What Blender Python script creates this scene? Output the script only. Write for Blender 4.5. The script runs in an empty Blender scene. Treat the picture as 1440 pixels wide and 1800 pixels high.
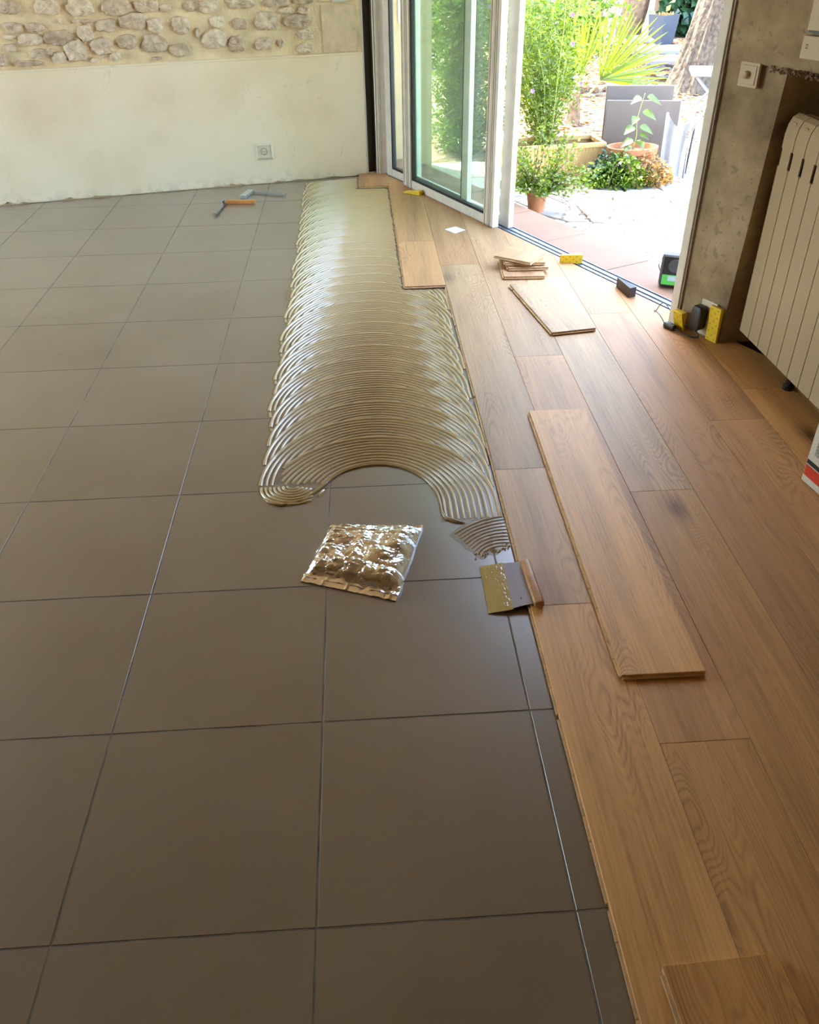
import bpy, bmesh, math, random
from mathutils import Vector, Matrix, noise as mnoise

R_ = math.radians
SC = bpy.context.scene
COL = SC.collection

# ------------------------------------------------------------------ camera
cam_d = bpy.data.cameras.new('camera')
cam = bpy.data.objects.new('camera', cam_d)
COL.objects.link(cam)
cam_d.sensor_fit = 'HORIZONTAL'
cam_d.sensor_width = 36.0
cam_d.lens = 36.0 * 1462.06 / 1440.0
cam_d.clip_start = 0.02
cam_d.clip_end = 200
cam.matrix_world = (Matrix.Translation((0.58603, -0.74963, 1.41409))
                    @ Matrix.Rotation(R_(-2.851), 4, 'Z')
                    @ Matrix.Rotation(R_(54.197), 4, 'X')
                    @ Matrix.Rotation(R_(-1.048), 4, 'Z'))
SC.camera = cam

# ------------------------------------------------------------------ sky, sun, exposure
world = bpy.data.worlds.new('sky')
SC.world = world
world.use_nodes = True
wn_ = world.node_tree.nodes
wl_ = world.node_tree.links
wn_.clear()
sky = wn_.new('ShaderNodeTexSky')
sky.sky_type = 'NISHITA'
sky.sun_disc = False
sky.sun_elevation = R_(60)
sky.sun_rotation = R_(321)
sky.air_density = 1.0
sky.dust_density = 2.0
bg = wn_.new('ShaderNodeBackground')
bg.inputs['Strength'].default_value = 0.40
wo = wn_.new('ShaderNodeOutputWorld')
wl_.new(sky.outputs[0], bg.inputs[0])
wl_.new(bg.outputs[0], wo.inputs[0])

sun_d = bpy.data.lights.new('sun', 'SUN')
sun_d.energy = 4.3
sun_d.angle = R_(0.6)
sun_d.color = (1.0, 0.93, 0.80)
sun = bpy.data.objects.new('sun', sun_d)
COL.objects.link(sun)
SUN = Vector((-0.325, 0.380, 0.866)).normalized()
sun.rotation_euler = SUN.to_track_quat('Z', 'Y').to_euler()
sun.location = SUN * 20

vs = SC.view_settings
vs.view_transform = 'Standard'
vs.look = 'None'
vs.gamma = 1.0
vs.use_curve_mapping = False
vs.exposure = 3.2
SC.cycles.use_denoising = True
SC.cycles.max_bounces = 10
SC.cycles.diffuse_bounces = 6
SC.cycles.glossy_bounces = 4
SC.cycles.transparent_max_bounces = 16
SC.cycles.sample_clamp_indirect = 8

# door line: direction D (towards the pillar), outward normal N
DV = Vector((0.4205, -0.9073, 0)).normalized()
NV = Vector((0.9073, 0.4205, 0)).normalized()
def dn(d, n, z=0.0):
    return DV * d + NV * n + Vector((0, 0, z))
# stone wall line
W0 = Vector((-1.61, 4.589, 0))
WD = Vector((0.97959, 0.20099, 0)).normalized()
WN = Vector((0.20099, -0.97959, 0)).normalized()      # into the room
def wp(s, off, z):
    return W0 + WD * s + WN * off + Vector((0, 0, z))

# ------------------------------------------------------------------ materials
def new_mat(name):
    m = bpy.data.materials.new(name)
    m.use_nodes = True
    nt = m.node_tree
    return m, nt, nt.nodes['Principled BSDF']

def N(nt, t, **kw):
    n = nt.nodes.new(t)
    for k, v in kw.items():
        setattr(n, k, v)
    return n

def L(nt, a, b):
    nt.links.new(a, b)

def ramp(nt, fac, stops):
    r = N(nt, 'ShaderNodeValToRGB')
    while len(r.color_ramp.elements) < len(stops):
        r.color_ramp.elements.new(0.5)
    for e, (p, c) in zip(r.color_ramp.elements, stops):
        e.position = p
        e.color = (c[0], c[1], c[2], 1)
    L(nt, fac, r.inputs[0])
    return r

def math_n(nt, op, a, b=None, clamp=False):
    n = N(nt, 'ShaderNodeMath', operation=op, use_clamp=clamp)
    for i, v in enumerate((a, b)):
        if v is None:
            continue
        if isinstance(v, (int, float)):
            n.inputs[i].default_value = v
        else:
            L(nt, v, n.inputs[i])
    return n.outputs[0]

def simple(name, col, rough=0.5, metal=0.0, var=0.0, vscale=8.0, bump=0.0, bscale=60.0, spec=0.5, coat=0.0, col2=None):
    m, nt, p = new_mat(name)
    p.inputs['Roughness'].default_value = rough
    p.inputs['Metallic'].default_value = metal
    p.inputs['Specular IOR Level'].default_value = spec
    p.inputs['Coat Weight'].default_value = coat
    p.inputs['Base Color'].default_value = (*col, 1)
    tc = N(nt, 'ShaderNodeTexCoord')
    if var > 0 or col2:
        nz = N(nt, 'ShaderNodeTexNoise')
        nz.inputs['Scale'].default_value = vscale
        nz.inputs['Detail'].default_value = 5
        L(nt, tc.outputs['Object'], nz.inputs['Vector'])
        c2 = col2 or tuple(min(1, c * (1 + var)) for c in col)
        c1 = col if col2 else tuple(c * (1 - var) for c in col)
        r = ramp(nt, nz.outputs[0], [(0.35, c1), (0.65, c2)])
        L(nt, r.outputs[0], p.inputs['Base Color'])
    if bump > 0:
        nb = N(nt, 'ShaderNodeTexNoise')
        nb.inputs['Scale'].default_value = bscale
        nb.inputs['Detail'].default_value = 6
        L(nt, tc.outputs['Object'], nb.inputs['Vector'])
        b = N(nt, 'ShaderNodeBump')
        b.inputs['Strength'].default_value = bump
        b.inputs['Distance'].default_value = 0.01
        L(nt, nb.outputs[0], b.inputs['Height'])
        L(nt, b.outputs[0], p.inputs['Normal'])
    return m

def oak_mat(name, laid=True):
    m, nt, p = new_mat(name)
    tc = N(nt, 'ShaderNodeTexCoord')
    oi = N(nt, 'ShaderNodeObjectInfo')
    off = math_n(nt, 'MULTIPLY', oi.outputs['Random'], 37.0)
    cmb = N(nt, 'ShaderNodeCombineXYZ')
    L(nt, off, cmb.inputs[0]); L(nt, off, cmb.inputs[1]); L(nt, off, cmb.inputs[2])
    def stretched(sx, sy, sz):
        mu = N(nt, 'ShaderNodeVectorMath', operation='MULTIPLY')
        L(nt, tc.outputs['Object'], mu.inputs[0])
        mu.inputs[1].default_value = (sx, sy, sz)
        ad = N(nt, 'ShaderNodeVectorMath', operation='ADD')
        L(nt, mu.outputs[0], ad.inputs[0]); L(nt, cmb.outputs[0], ad.inputs[1])
        return ad.outputs[0]
    # knots: sparse cells
    vo = N(nt, 'ShaderNodeTexVoronoi')
    vo.inputs['Scale'].default_value = 1.0
    L(nt, stretched(5.5, 2.6, 1.0), vo.inputs['Vector'])
    gate = N(nt, 'ShaderNodeSeparateColor')
    L(nt, vo.outputs['Color'], gate.inputs[0])
    keep = math_n(nt, 'GREATER_THAN', gate.outputs[0], 0.66)
    near = math_n(nt, 'SUBTRACT', 1.0, math_n(nt, 'MULTIPLY', vo.outputs['Distance'], 2.2), clamp=True)
    near = math_n(nt, 'MULTIPLY', near, keep)
    # cathedral figure: contour lines of a stretched noise, bent round the knots
    n1 = N(nt, 'ShaderNodeTexNoise')
    n1.inputs['Scale'].default_value = 1.0
    n1.inputs['Detail'].default_value = 1.5
    n1.inputs['Distortion'].default_value = 0.25
    L(nt, stretched(7.0, 1.25, 1.0), n1.inputs['Vector'])
    h = math_n(nt, 'ADD', math_n(nt, 'MULTIPLY', n1.outputs[0], 1.0), math_n(nt, 'MULTIPLY', near, 0.30))
    nj = N(nt, 'ShaderNodeTexNoise')
    nj.inputs['Scale'].default_value = 1.0
    nj.inputs['Detail'].default_value = 3
    L(nt, stretched(50, 9, 1), nj.inputs['Vector'])
    h = math_n(nt, 'ADD', h, math_n(nt, 'MULTIPLY', nj.outputs[0], 0.02))
    s = math_n(nt, 'SINE', math_n(nt, 'MULTIPLY', h, 270.0))
    lines = math_n(nt, 'POWER', math_n(nt, 'MULTIPLY', math_n(nt, 'ADD', s, 1.0), 0.5), 2.2)
    # the figure fades in and out over the board
    nm = N(nt, 'ShaderNodeTexNoise')
    nm.inputs['Scale'].default_value = 1.0
    nm.inputs['Detail'].default_value = 2
    L(nt, stretched(6.0, 1.3, 1), nm.inputs['Vector'])
    figmask = math_n(nt, 'MULTIPLY', math_n(nt, 'SUBTRACT', nm.outputs[0], 0.50), 7.0, clamp=True)
    figmask = math_n(nt, 'ADD', math_n(nt, 'MULTIPLY', figmask, 0.85), 0.15)
    # fine fibres
    n2 = N(nt, 'ShaderNodeTexNoise')
    n2.inputs['Scale'].default_value = 1.0
    n2.inputs['Detail'].default_value = 6
    n2.inputs['Roughness'].default_value = 0.65
    L(nt, stretched(170, 4.0, 40), n2.inputs['Vector'])
    # broad streaks
    n3 = N(nt, 'ShaderNodeTexNoise')
    n3.inputs['Scale'].default_value = 1.0
    n3.inputs['Detail'].default_value = 3
    L(nt, stretched(11, 0.8, 1), n3.inputs['Vector'])
    f = math_n(nt, 'ADD', math_n(nt, 'MULTIPLY', math_n(nt, 'MULTIPLY', lines, figmask), -0.16), math_n(nt, 'MULTIPLY', n2.outputs[0], 0.56))
    f = math_n(nt, 'ADD', f, math_n(nt, 'MULTIPLY', n3.outputs[0], 0.60))
    f = math_n(nt, 'SUBTRACT', f, math_n(nt, 'MULTIPLY', math_n(nt, 'POWER', near, 3.0), 0.55))
    r = ramp(nt, f, [(0.12, (0.16, 0.13, 0.12)), (0.38, (0.62, 0.58, 0.55)), (0.55, (0.92, 0.90, 0.88)), (0.78, (1.18, 1.18, 1.18))])
    mx = N(nt, 'ShaderNodeMix', data_type='RGBA', blend_type='MULTIPLY')
    mx.inputs[0].default_value = 1.0
    L(nt, oi.outputs['Color'], mx.inputs[6])
    L(nt, r.outputs[0], mx.inputs[7])
    L(nt, mx.outputs[2], p.inputs['Base Color'])
    rr = math_n(nt, 'ADD', 0.40, math_n(nt, 'MULTIPLY', n2.outputs[0], 0.16))
    L(nt, rr, p.inputs['Roughness'])
    p.inputs['Specular IOR Level'].default_value = 0.38
    b = N(nt, 'ShaderNodeBump')
    b.inputs['Strength'].default_value = 0.12
    b.inputs['Distance'].default_value = 0.002
    L(nt, f, b.inputs['Height'])
    L(nt, b.outputs[0], p.inputs['Normal'])
    return m

def leaf_mat(name, c1, c2, trans=0.5):
    m = bpy.data.materials.new(name)
    m.use_nodes = True
    nt = m.node_tree
    nt.nodes.clear()
    out = N(nt, 'ShaderNodeOutputMaterial')
    g = N(nt, 'ShaderNodeNewGeometry')
    r = ramp(nt, g.outputs['Random Per Island'], [(0.0, c1), (0.55, tuple((a + b) / 2 for a, b in zip(c1, c2))), (1.0, c2)])
    d = N(nt, 'ShaderNodeBsdfDiffuse')
    t = N(nt, 'ShaderNodeBsdfTranslucent')
    gl = N(nt, 'ShaderNodeBsdfGlossy')
    gl.inputs['Roughness'].default_value = 0.35
    L(nt, r.outputs[0], d.inputs[0])
    hs = N(nt, 'ShaderNodeHueSaturation')
    hs.inputs['Value'].default_value = 1.25
    hs.inputs['Saturation'].default_value = 1.15
    L(nt, r.outputs[0], hs.inputs['Color'])
    L(nt, hs.outputs[0], t.inputs[0])
    a = N(nt, 'ShaderNodeMixShader'); a.inputs[0].default_value = trans
    L(nt, d.outputs[0], a.inputs[1]); L(nt, t.outputs[0], a.inputs[2])
    b = N(nt, 'ShaderNodeMixShader'); b.inputs[0].default_value = 0.06
    L(nt, a.outputs[0], b.inputs[1]); L(nt, gl.outputs[0], b.inputs[2])
    L(nt, b.outputs[0], out.inputs[0])
    return m

def glass_mat(name):
    m = bpy.data.materials.new(name)
    m.use_nodes = True
    nt = m.node_tree
    nt.nodes.clear()
    out = N(nt, 'ShaderNodeOutputMaterial')
    t = N(nt, 'ShaderNodeBsdfTransparent'); t.inputs[0].default_value = (0.865, 0.915, 0.87, 1)
    g = N(nt, 'ShaderNodeBsdfGlossy'); g.inputs['Roughness'].default_value = 0.02
    g.inputs[0].default_value = (0.9, 0.95, 0.92, 1)
    d = N(nt, 'ShaderNodeBsdfDiffuse'); d.inputs[0].default_value = (0.75, 0.78, 0.72, 1)
    lw = N(nt, 'ShaderNodeLayerWeight'); lw.inputs['Blend'].default_value = 0.5
    fres = math_n(nt, 'ADD', 0.04, math_n(nt, 'MULTIPLY', math_n(nt, 'POWER', lw.outputs['Facing'], 5.0), 0.9))
    mx = N(nt, 'ShaderNodeMixShader')
    L(nt, fres, mx.inputs[0]); L(nt, t.outputs[0], mx.inputs[1]); L(nt, g.outputs[0], mx.inputs[2])
    m2 = N(nt, 'ShaderNodeMixShader'); m2.inputs[0].default_value = 0.03     # dust on the pane
    L(nt, mx.outputs[0], m2.inputs[1]); L(nt, d.outputs[0], m2.inputs[2])
    L(nt, m2.outputs[0], out.inputs[0])
    return m

def tile_mat():
    m, nt, p = new_mat('taupe_tile')
    tc = N(nt, 'ShaderNodeTexCoord')
    oi = N(nt, 'ShaderNodeObjectInfo')
    g = N(nt, 'ShaderNodeNewGeometry')
    nz = N(nt, 'ShaderNodeTexNoise'); nz.inputs['Scale'].default_value = 3.0; nz.inputs['Detail'].default_value = 6
    L(nt, g.outputs['Position'], nz.inputs['Vector'])
    r = ramp(nt, nz.outputs[0], [(0.3, (0.205, 0.156, 0.100)), (0.7, (0.245, 0.190, 0.130))])
    nf = N(nt, 'ShaderNodeTexNoise'); nf.inputs['Scale'].default_value = 260; nf.inputs['Detail'].default_value = 3
    L(nt, g.outputs['Position'], nf.inputs['Vector'])
    mul = N(nt, 'ShaderNodeMix', data_type='RGBA', blend_type='MULTIPLY'); mul.inputs[0].default_value = 1
    bright = math_n(nt, 'ADD', math_n(nt, 'MULTIPLY', oi.outputs['Random'], 0.10), 0.90)
    bright = math_n(nt, 'ADD', bright, math_n(nt, 'MULTIPLY', nf.outputs[0], 0.10))
    cc = N(nt, 'ShaderNodeCombineColor')
    for i in range(3):
        L(nt, bright, cc.inputs[i])
    L(nt, r.outputs[0], mul.inputs[6]); L(nt, cc.outputs[0], mul.inputs[7])
    L(nt, mul.outputs[2], p.inputs['Base Color'])
    p.inputs['Roughness'].default_value = 0.29
    p.inputs['Specular IOR Level'].default_value = 0.85
    p.inputs['Coat Weight'].default_value = 0.6
    p.inputs['Coat Roughness'].default_value = 0.24
    b = N(nt, 'ShaderNodeBump'); b.inputs['Strength'].default_value = 0.05; b.inputs['Distance'].default_value = 0.002
    L(nt, nf.outputs[0], b.inputs['Height']); L(nt, b.outputs[0], p.inputs['Normal'])
    return m

def plaster_mat():
    m, nt, p = new_mat('cream_plaster')
    g = N(nt, 'ShaderNodeNewGeometry')
    nz = N(nt, 'ShaderNodeTexNoise'); nz.inputs['Scale'].default_value = 2.2; nz.inputs['Detail'].default_value = 7
    L(nt, g.outputs['Position'], nz.inputs['Vector'])
    r = ramp(nt, nz.outputs[0], [(0.25, (0.78, 0.61, 0.39)), (0.5, (0.90, 0.745, 0.52)), (0.75, (0.92, 0.79, 0.59))])
    # scuffs low on the wall
    sx = N(nt, 'ShaderNodeSeparateXYZ'); L(nt, g.outputs['Position'], sx.inputs[0])
    low = math_n(nt, 'SUBTRACT', 1.0, math_n(nt, 'MULTIPLY', sx.outputs[2], 14.0), clamp=True)
    n2 = N(nt, 'ShaderNodeTexNoise'); n2.inputs['Scale'].default_value = 22; n2.inputs['Detail'].default_value = 6
    L(nt, g.outputs['Position'], n2.inputs['Vector'])
    st = math_n(nt, 'MULTIPLY', low, math_n(nt, 'GREATER_THAN', n2.outputs[0], 0.52))
    n3 = N(nt, 'ShaderNodeTexNoise'); n3.inputs['Scale'].default_value = 1.6; n3.inputs['Detail'].default_value = 9; n3.inputs['Distortion'].default_value = 1.5
    L(nt, g.outputs['Position'], n3.inputs['Vector'])
    ck = math_n(nt, 'LESS_THAN', math_n(nt, 'ABSOLUTE', math_n(nt, 'SUBTRACT', n3.outputs[0], 0.565)), 0.0016)
    st = math_n(nt, 'ADD', math_n(nt, 'MULTIPLY', st, 0.28), math_n(nt, 'MULTIPLY', ck, 0.30))
    mx = N(nt, 'ShaderNodeMix', data_type='RGBA')
    L(nt, st, mx.inputs[0]); L(nt, r.outputs[0], mx.inputs[6]); mx.inputs[7].default_value = (0.42, 0.35, 0.24, 1)
    L(nt, mx.outputs[2], p.inputs['Base Color'])
    p.inputs['Roughness'].default_value = 0.55
    b = N(nt, 'ShaderNodeBump'); b.inputs['Strength'].default_value = 0.25; b.inputs['Distance'].default_value = 0.004
    L(nt, nz.outputs[0], b.inputs['Height']); L(nt, b.outputs[0], p.inputs['Normal'])
    return m

def concrete_mat():
    m, nt, p = new_mat('stained_render')
    g = N(nt, 'ShaderNodeNewGeometry')
    nz = N(nt, 'ShaderNodeTexNoise'); nz.inputs['Scale'].default_value = 4.2; nz.inputs['Detail'].default_value = 9; nz.inputs['Roughness'].default_value = 0.65
    L(nt, g.outputs['Position'], nz.inputs['Vector'])
    r = ramp(nt, nz.outputs[0], [(0.30, (0.16, 0.11, 0.06)), (0.45, (0.31, 0.225, 0.13)), (0.56, (0.40, 0.295, 0.175)), (0.72, (0.48, 0.38, 0.25))])
    n2 = N(nt, 'ShaderNodeTexNoise'); n2.inputs['Scale'].default_value = 34; n2.inputs['Detail'].default_value = 4
    L(nt, g.outputs['Position'], n2.inputs['Vector'])
    sp = math_n(nt, 'GREATER_THAN', math_n(nt, 'ADD', math_n(nt, 'MULTIPLY', n2.outputs[0], 0.7), math_n(nt, 'MULTIPLY', nz.outputs[0], 0.3)), 0.60)
    mx = N(nt, 'ShaderNodeMix', data_type='RGBA')
    L(nt, math_n(nt, 'MULTIPLY', sp, 0.45), mx.inputs[0]); L(nt, r.outputs[0], mx.inputs[6]); mx.inputs[7].default_value = (0.17, 0.13, 0.09, 1)
    L(nt, mx.outputs[2], p.inputs['Base Color'])
    p.inputs['Roughness'].default_value = 0.85
    b = N(nt, 'ShaderNodeBump'); b.inputs['Strength'].default_value = 0.5; b.inputs['Distance'].default_value = 0.004
    L(nt, nz.outputs[0], b.inputs['Height']); L(nt, b.outputs[0], p.inputs['Normal'])
    return m

def stone_mat():
    m, nt, p = new_mat('rubble_stone')
    g = N(nt, 'ShaderNodeNewGeometry')
    oi = N(nt, 'ShaderNodeObjectInfo')
    nz = N(nt, 'ShaderNodeTexNoise'); nz.inputs['Scale'].default_value = 26; nz.inputs['Detail'].default_value = 8
    L(nt, g.outputs['Position'], nz.inputs['Vector'])
    f = math_n(nt, 'ADD', math_n(nt, 'MULTIPLY', nz.outputs[0], 0.8), math_n(nt, 'MULTIPLY', oi.outputs['Random'], 0.25))
    r = ramp(nt, f, [(0.3, (0.42, 0.31, 0.21)), (0.5, (0.64, 0.50, 0.36)), (0.75, (0.86, 0.73, 0.54))])
    L(nt, r.outputs[0], p.inputs['Base Color'])
    p.inputs['Roughness'].default_value = 0.85
    b = N(nt, 'ShaderNodeBump'); b.inputs['Strength'].default_value = 0.7; b.inputs['Distance'].default_value = 0.006
    L(nt, nz.outputs[0], b.inputs['Height']); L(nt, b.outputs[0], p.inputs['Normal'])
    return m

def glue_mat(name, alpha, col):
    m, nt, p = new_mat(name)
    p.inputs['Base Color'].default_value = (*col, 1)
    p.inputs['Roughness'].default_value = 0.16
    p.inputs['Specular IOR Level'].default_value = 0.6
    p.inputs['Alpha'].default_value = alpha
    g = N(nt, 'ShaderNodeNewGeometry')
    nz = N(nt, 'ShaderNodeTexNoise'); nz.inputs['Scale'].default_value = 14; nz.inputs['Detail'].default_value = 3
    L(nt, g.outputs['Position'], nz.inputs['Vector'])
    b = N(nt, 'ShaderNodeBump'); b.inputs['Strength'].default_value = 0.15; b.inputs['Distance'].default_value = 0.004
    L(nt, nz.outputs[0], b.inputs['Height']); L(nt, b.outputs[0], p.inputs['Normal'])
    return m

MT = dict(
    oak=oak_mat('oak_plank'),
    core=simple('plywood_core', (0.62, 0.42, 0.22), 0.7, var=0.15, vscale=40),
    edge=simple('plank_edge', (0.30, 0.17, 0.08), 0.7, var=0.2, vscale=40),
    tile=tile_mat(),
    grout=simple('grey_grout', (0.21, 0.185, 0.155), 0.9, var=0.3, vscale=9, bump=0.3, bscale=150),
    plaster=plaster_mat(),
    plain=simple('room_plaster', (0.51, 0.36, 0.20), 0.9, var=0.05),
    mortar=simple('sandy_mortar', (0.82, 0.66, 0.41), 0.95, var=0.14, vscale=9, bump=0.6, bscale=120),
    stone=stone_mat(),
    ashlar=simple('cut_limestone', (0.74, 0.58, 0.37), 0.9, var=0.1, vscale=20, bump=0.4, bscale=90),
    concrete=concrete_mat(),
    alu=simple('aged_white_aluminium', (0.72, 0.66, 0.57), 0.42, var=0.06, vscale=14),
    alu_dim=simple('aluminium_groove', (0.33, 0.27, 0.22), 0.5),
    rail=simple('bare_aluminium', (0.27, 0.31, 0.37), 0.42, metal=0.7, var=0.05, vscale=30),
    black=simple('black_rubber', (0.012, 0.012, 0.013), 0.5),
    blackp=simple('black_plastic', (0.015, 0.015, 0.017), 0.38, bump=0.05, bscale=300),
    darkgrey=simple('dark_grey_plastic', (0.06, 0.065, 0.07), 0.45),
    glass=glass_mat('window_glass'),
    glue=glue_mat('parquet_adhesive', 1.0, (0.60, 0.45, 0.23)),
    film=glue_mat('adhesive_film', 0.40, (0.44, 0.34, 0.22)),
    bead=glue_mat('thick_adhesive', 1.0, (0.36, 0.24, 0.10)),
    smear=glue_mat('wet_adhesive', 1.0, (0.50, 0.36, 0.13)),
    steel=simple('brushed_steel', (0.33, 0.35, 0.42), 0.28, metal=0.95, bump=0.05, bscale=200),
    silver=simple('silver_metal', (0.62, 0.66, 0.66), 0.32, metal=0.8),
    handle=simple('beech_handle', (0.52, 0.25, 0.10), 0.4, var=0.15, vscale=30),
    handle2=simple('orange_beech', (0.60, 0.24, 0.07), 0.4, var=0.12, vscale=25),
    foil=simple('aluminium_foil', (0.88, 0.90, 0.92), 0.13, metal=1.0, bump=0.22, bscale=70),
    darkbrown=simple('dark_brown_plastic', (0.020, 0.013, 0.011), 0.4),
    darkgap=simple('gap_shade_brown', (0.045, 0.034, 0.027), 0.7),  # dark tone painted for the shaded gap beside the jamb
    yellow=simple('yellow_plastic', (0.82, 0.56, 0.02), 0.38, var=0.05),
    yellow_d=simple('yellow_plastic_pit', (0.52, 0.27, 0.01), 0.5),
    white=simple('white_plastic', (0.70, 0.66, 0.58), 0.4),
    ivory=simple('ivory_plastic', (0.76, 0.67, 0.50), 0.35),
    agedplastic=simple('aged_beige_plastic', (0.52, 0.41, 0.27), 0.45),
    radiator=simple('cream_enamel', (0.43, 0.325, 0.205), 0.36, var=0.02, vscale=3),
    radcore=simple('radiator_inside', (0.04, 0.03, 0.022), 0.6),  # near-black to paint the shade in the gaps between sections
    card=simple('white_card', (0.80, 0.78, 0.74), 0.6),
    box=simple('white_cardboard', (0.64, 0.57, 0.48), 0.55, var=0.03),
    red=simple('red_print', (0.62, 0.04, 0.015), 0.5),
    ink=simple('black_print', (0.015, 0.015, 0.015), 0.5),
    greyink=simple('small_grey_print', (0.32, 0.28, 0.23), 0.6, var=0.4, vscale=160),
    green=simple('green_panel', (0.12, 0.62, 0.10), 0.4),
    lcd=simple('radio_display', (0.45, 0.62, 0.68), 0.3),
    step=simple('terracotta_step', (0.20, 0.108, 0.062), 0.7, var=0.10, vscale=5, bump=0.1, bscale=80),
    terracotta=simple('terracotta_pot', (0.40, 0.15, 0.06), 0.75, var=0.15, vscale=14, bump=0.15),
    ochre=simple('ochre_clay', (0.54, 0.34, 0.12), 0.75, var=0.1, vscale=12, bump=0.1),
    soil=simple('dry_soil', (0.10, 0.06, 0.035), 1.0, var=0.4, vscale=40),
    flag=simple('pale_flagstone', (0.44, 0.395, 0.335), 0.85, var=0.12, vscale=7, bump=0.3, bscale=40),
    ground=simple('leafy_ground', (0.14, 0.075, 0.04), 0.95, vscale=5, col2=(0.36, 0.27, 0.19), bump=0.5, bscale=30),
    litter=leaf_mat('dry_leaves', (0.18, 0.06, 0.02), (0.44, 0.30, 0.17), 0.25),
    bark=simple('grey_bark', (0.06, 0.042, 0.027), 0.95, vscale=26, col2=(0.14, 0.105, 0.068), bump=0.8, bscale=40),
    bark2=simple('brown_bark', (0.13, 0.08, 0.05), 0.95, vscale=20, col2=(0.25, 0.16, 0.10), bump=0.6, bscale=30),
    stem=simple('woody_stem', (0.20, 0.11, 0.05), 0.8),
    greenstem=simple('green_stem', (0.30, 0.34, 0.08), 0.7),
    leaf1=leaf_mat('light_green_leaf', (0.07, 0.13, 0.012), (0.27, 0.34, 0.045), 0.5),
    leaf2=leaf_mat('mid_green_leaf', (0.055, 0.10, 0.015), (0.22, 0.28, 0.055), 0.45),
    palm=leaf_mat('palm_leaf', (0.06, 0.125, 0.012), (0.17, 0.23, 0.035), 0.5),
    ivy=leaf_mat('ivy_leaf', (0.010, 0.035, 0.012), (0.045, 0.11, 0.035), 0.25),
    ivy2=leaf_mat('light_ivy_leaf', (0.06, 0.13, 0.018), (0.22, 0.29, 0.045), 0.4),
    dryivy=leaf_mat('dry_ivy_leaf', (0.22, 0.11, 0.03), (0.46, 0.31, 0.12), 0.35),
    sapling=leaf_mat('sapling_leaf', (0.045, 0.11, 0.015), (0.13, 0.19, 0.03), 0.5),
    crown=leaf_mat('crown_leaf', (0.06, 0.14, 0.02), (0.20, 0.32, 0.06), 0.4),
    lilac=simple('lilac_petal', (0.45, 0.25, 0.55), 0.6),
    garden=simple('garden_wall_stone', (0.22, 0.165, 0.10), 0.95, vscale=3, col2=(0.33, 0.26, 0.165), bump=0.5, bscale=25),
    stucco=simple('tan_stucco', (0.50, 0.36, 0.19), 0.9, var=0.08, vscale=4, bump=0.2, bscale=60),
    taupe=simple('taupe_lacquer', (0.135, 0.105, 0.083), 0.5, var=0.03),
    tabletop=simple('pale_grey_lacquer', (0.22, 0.23, 0.26), 0.45),
    sling=simple('silver_sling_fabric', (0.25, 0.25, 0.26), 0.5, var=0.08, vscale=18),
    anthracite=simple('anthracite_pot', (0.055, 0.065, 0.085), 0.6, var=0.1, vscale=6),
    darkglass=simple('dark_window', (0.10, 0.12, 0.12), 0.1),
)

# ------------------------------------------------------------------ mesh helpers
def tag(o, label=None, cat=None, group=None, kind=None):
    if label: o['label'] = label
    if cat: o['category'] = cat
    if group: o['group'] = group
    if kind: o['kind'] = kind
    return o

def link(name, me, mat=None, parent=None, loc=(0, 0, 0), rot=(0, 0, 0), smooth=False):
    o = bpy.data.objects.new(name, me)
    COL.objects.link(o)
    o.location = loc
    o.rotation_euler = rot
    if mat is not None and me is not None and not me.materials:
        me.materials.append(MT[mat])
    if smooth and me is not None:
        me.polygons.foreach_set('use_smooth', [True] * len(me.polygons))
    if parent is not None:
        o.parent = parent
    return o

def empty(name, loc=(0, 0, 0), rz=0.0):
    o = bpy.data.objects.new(name, None)
    COL.objects.link(o)
    o.location = loc
    o.rotation_euler = (0, 0, rz)
    o.empty_display_size = 0.05
    return o

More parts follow.
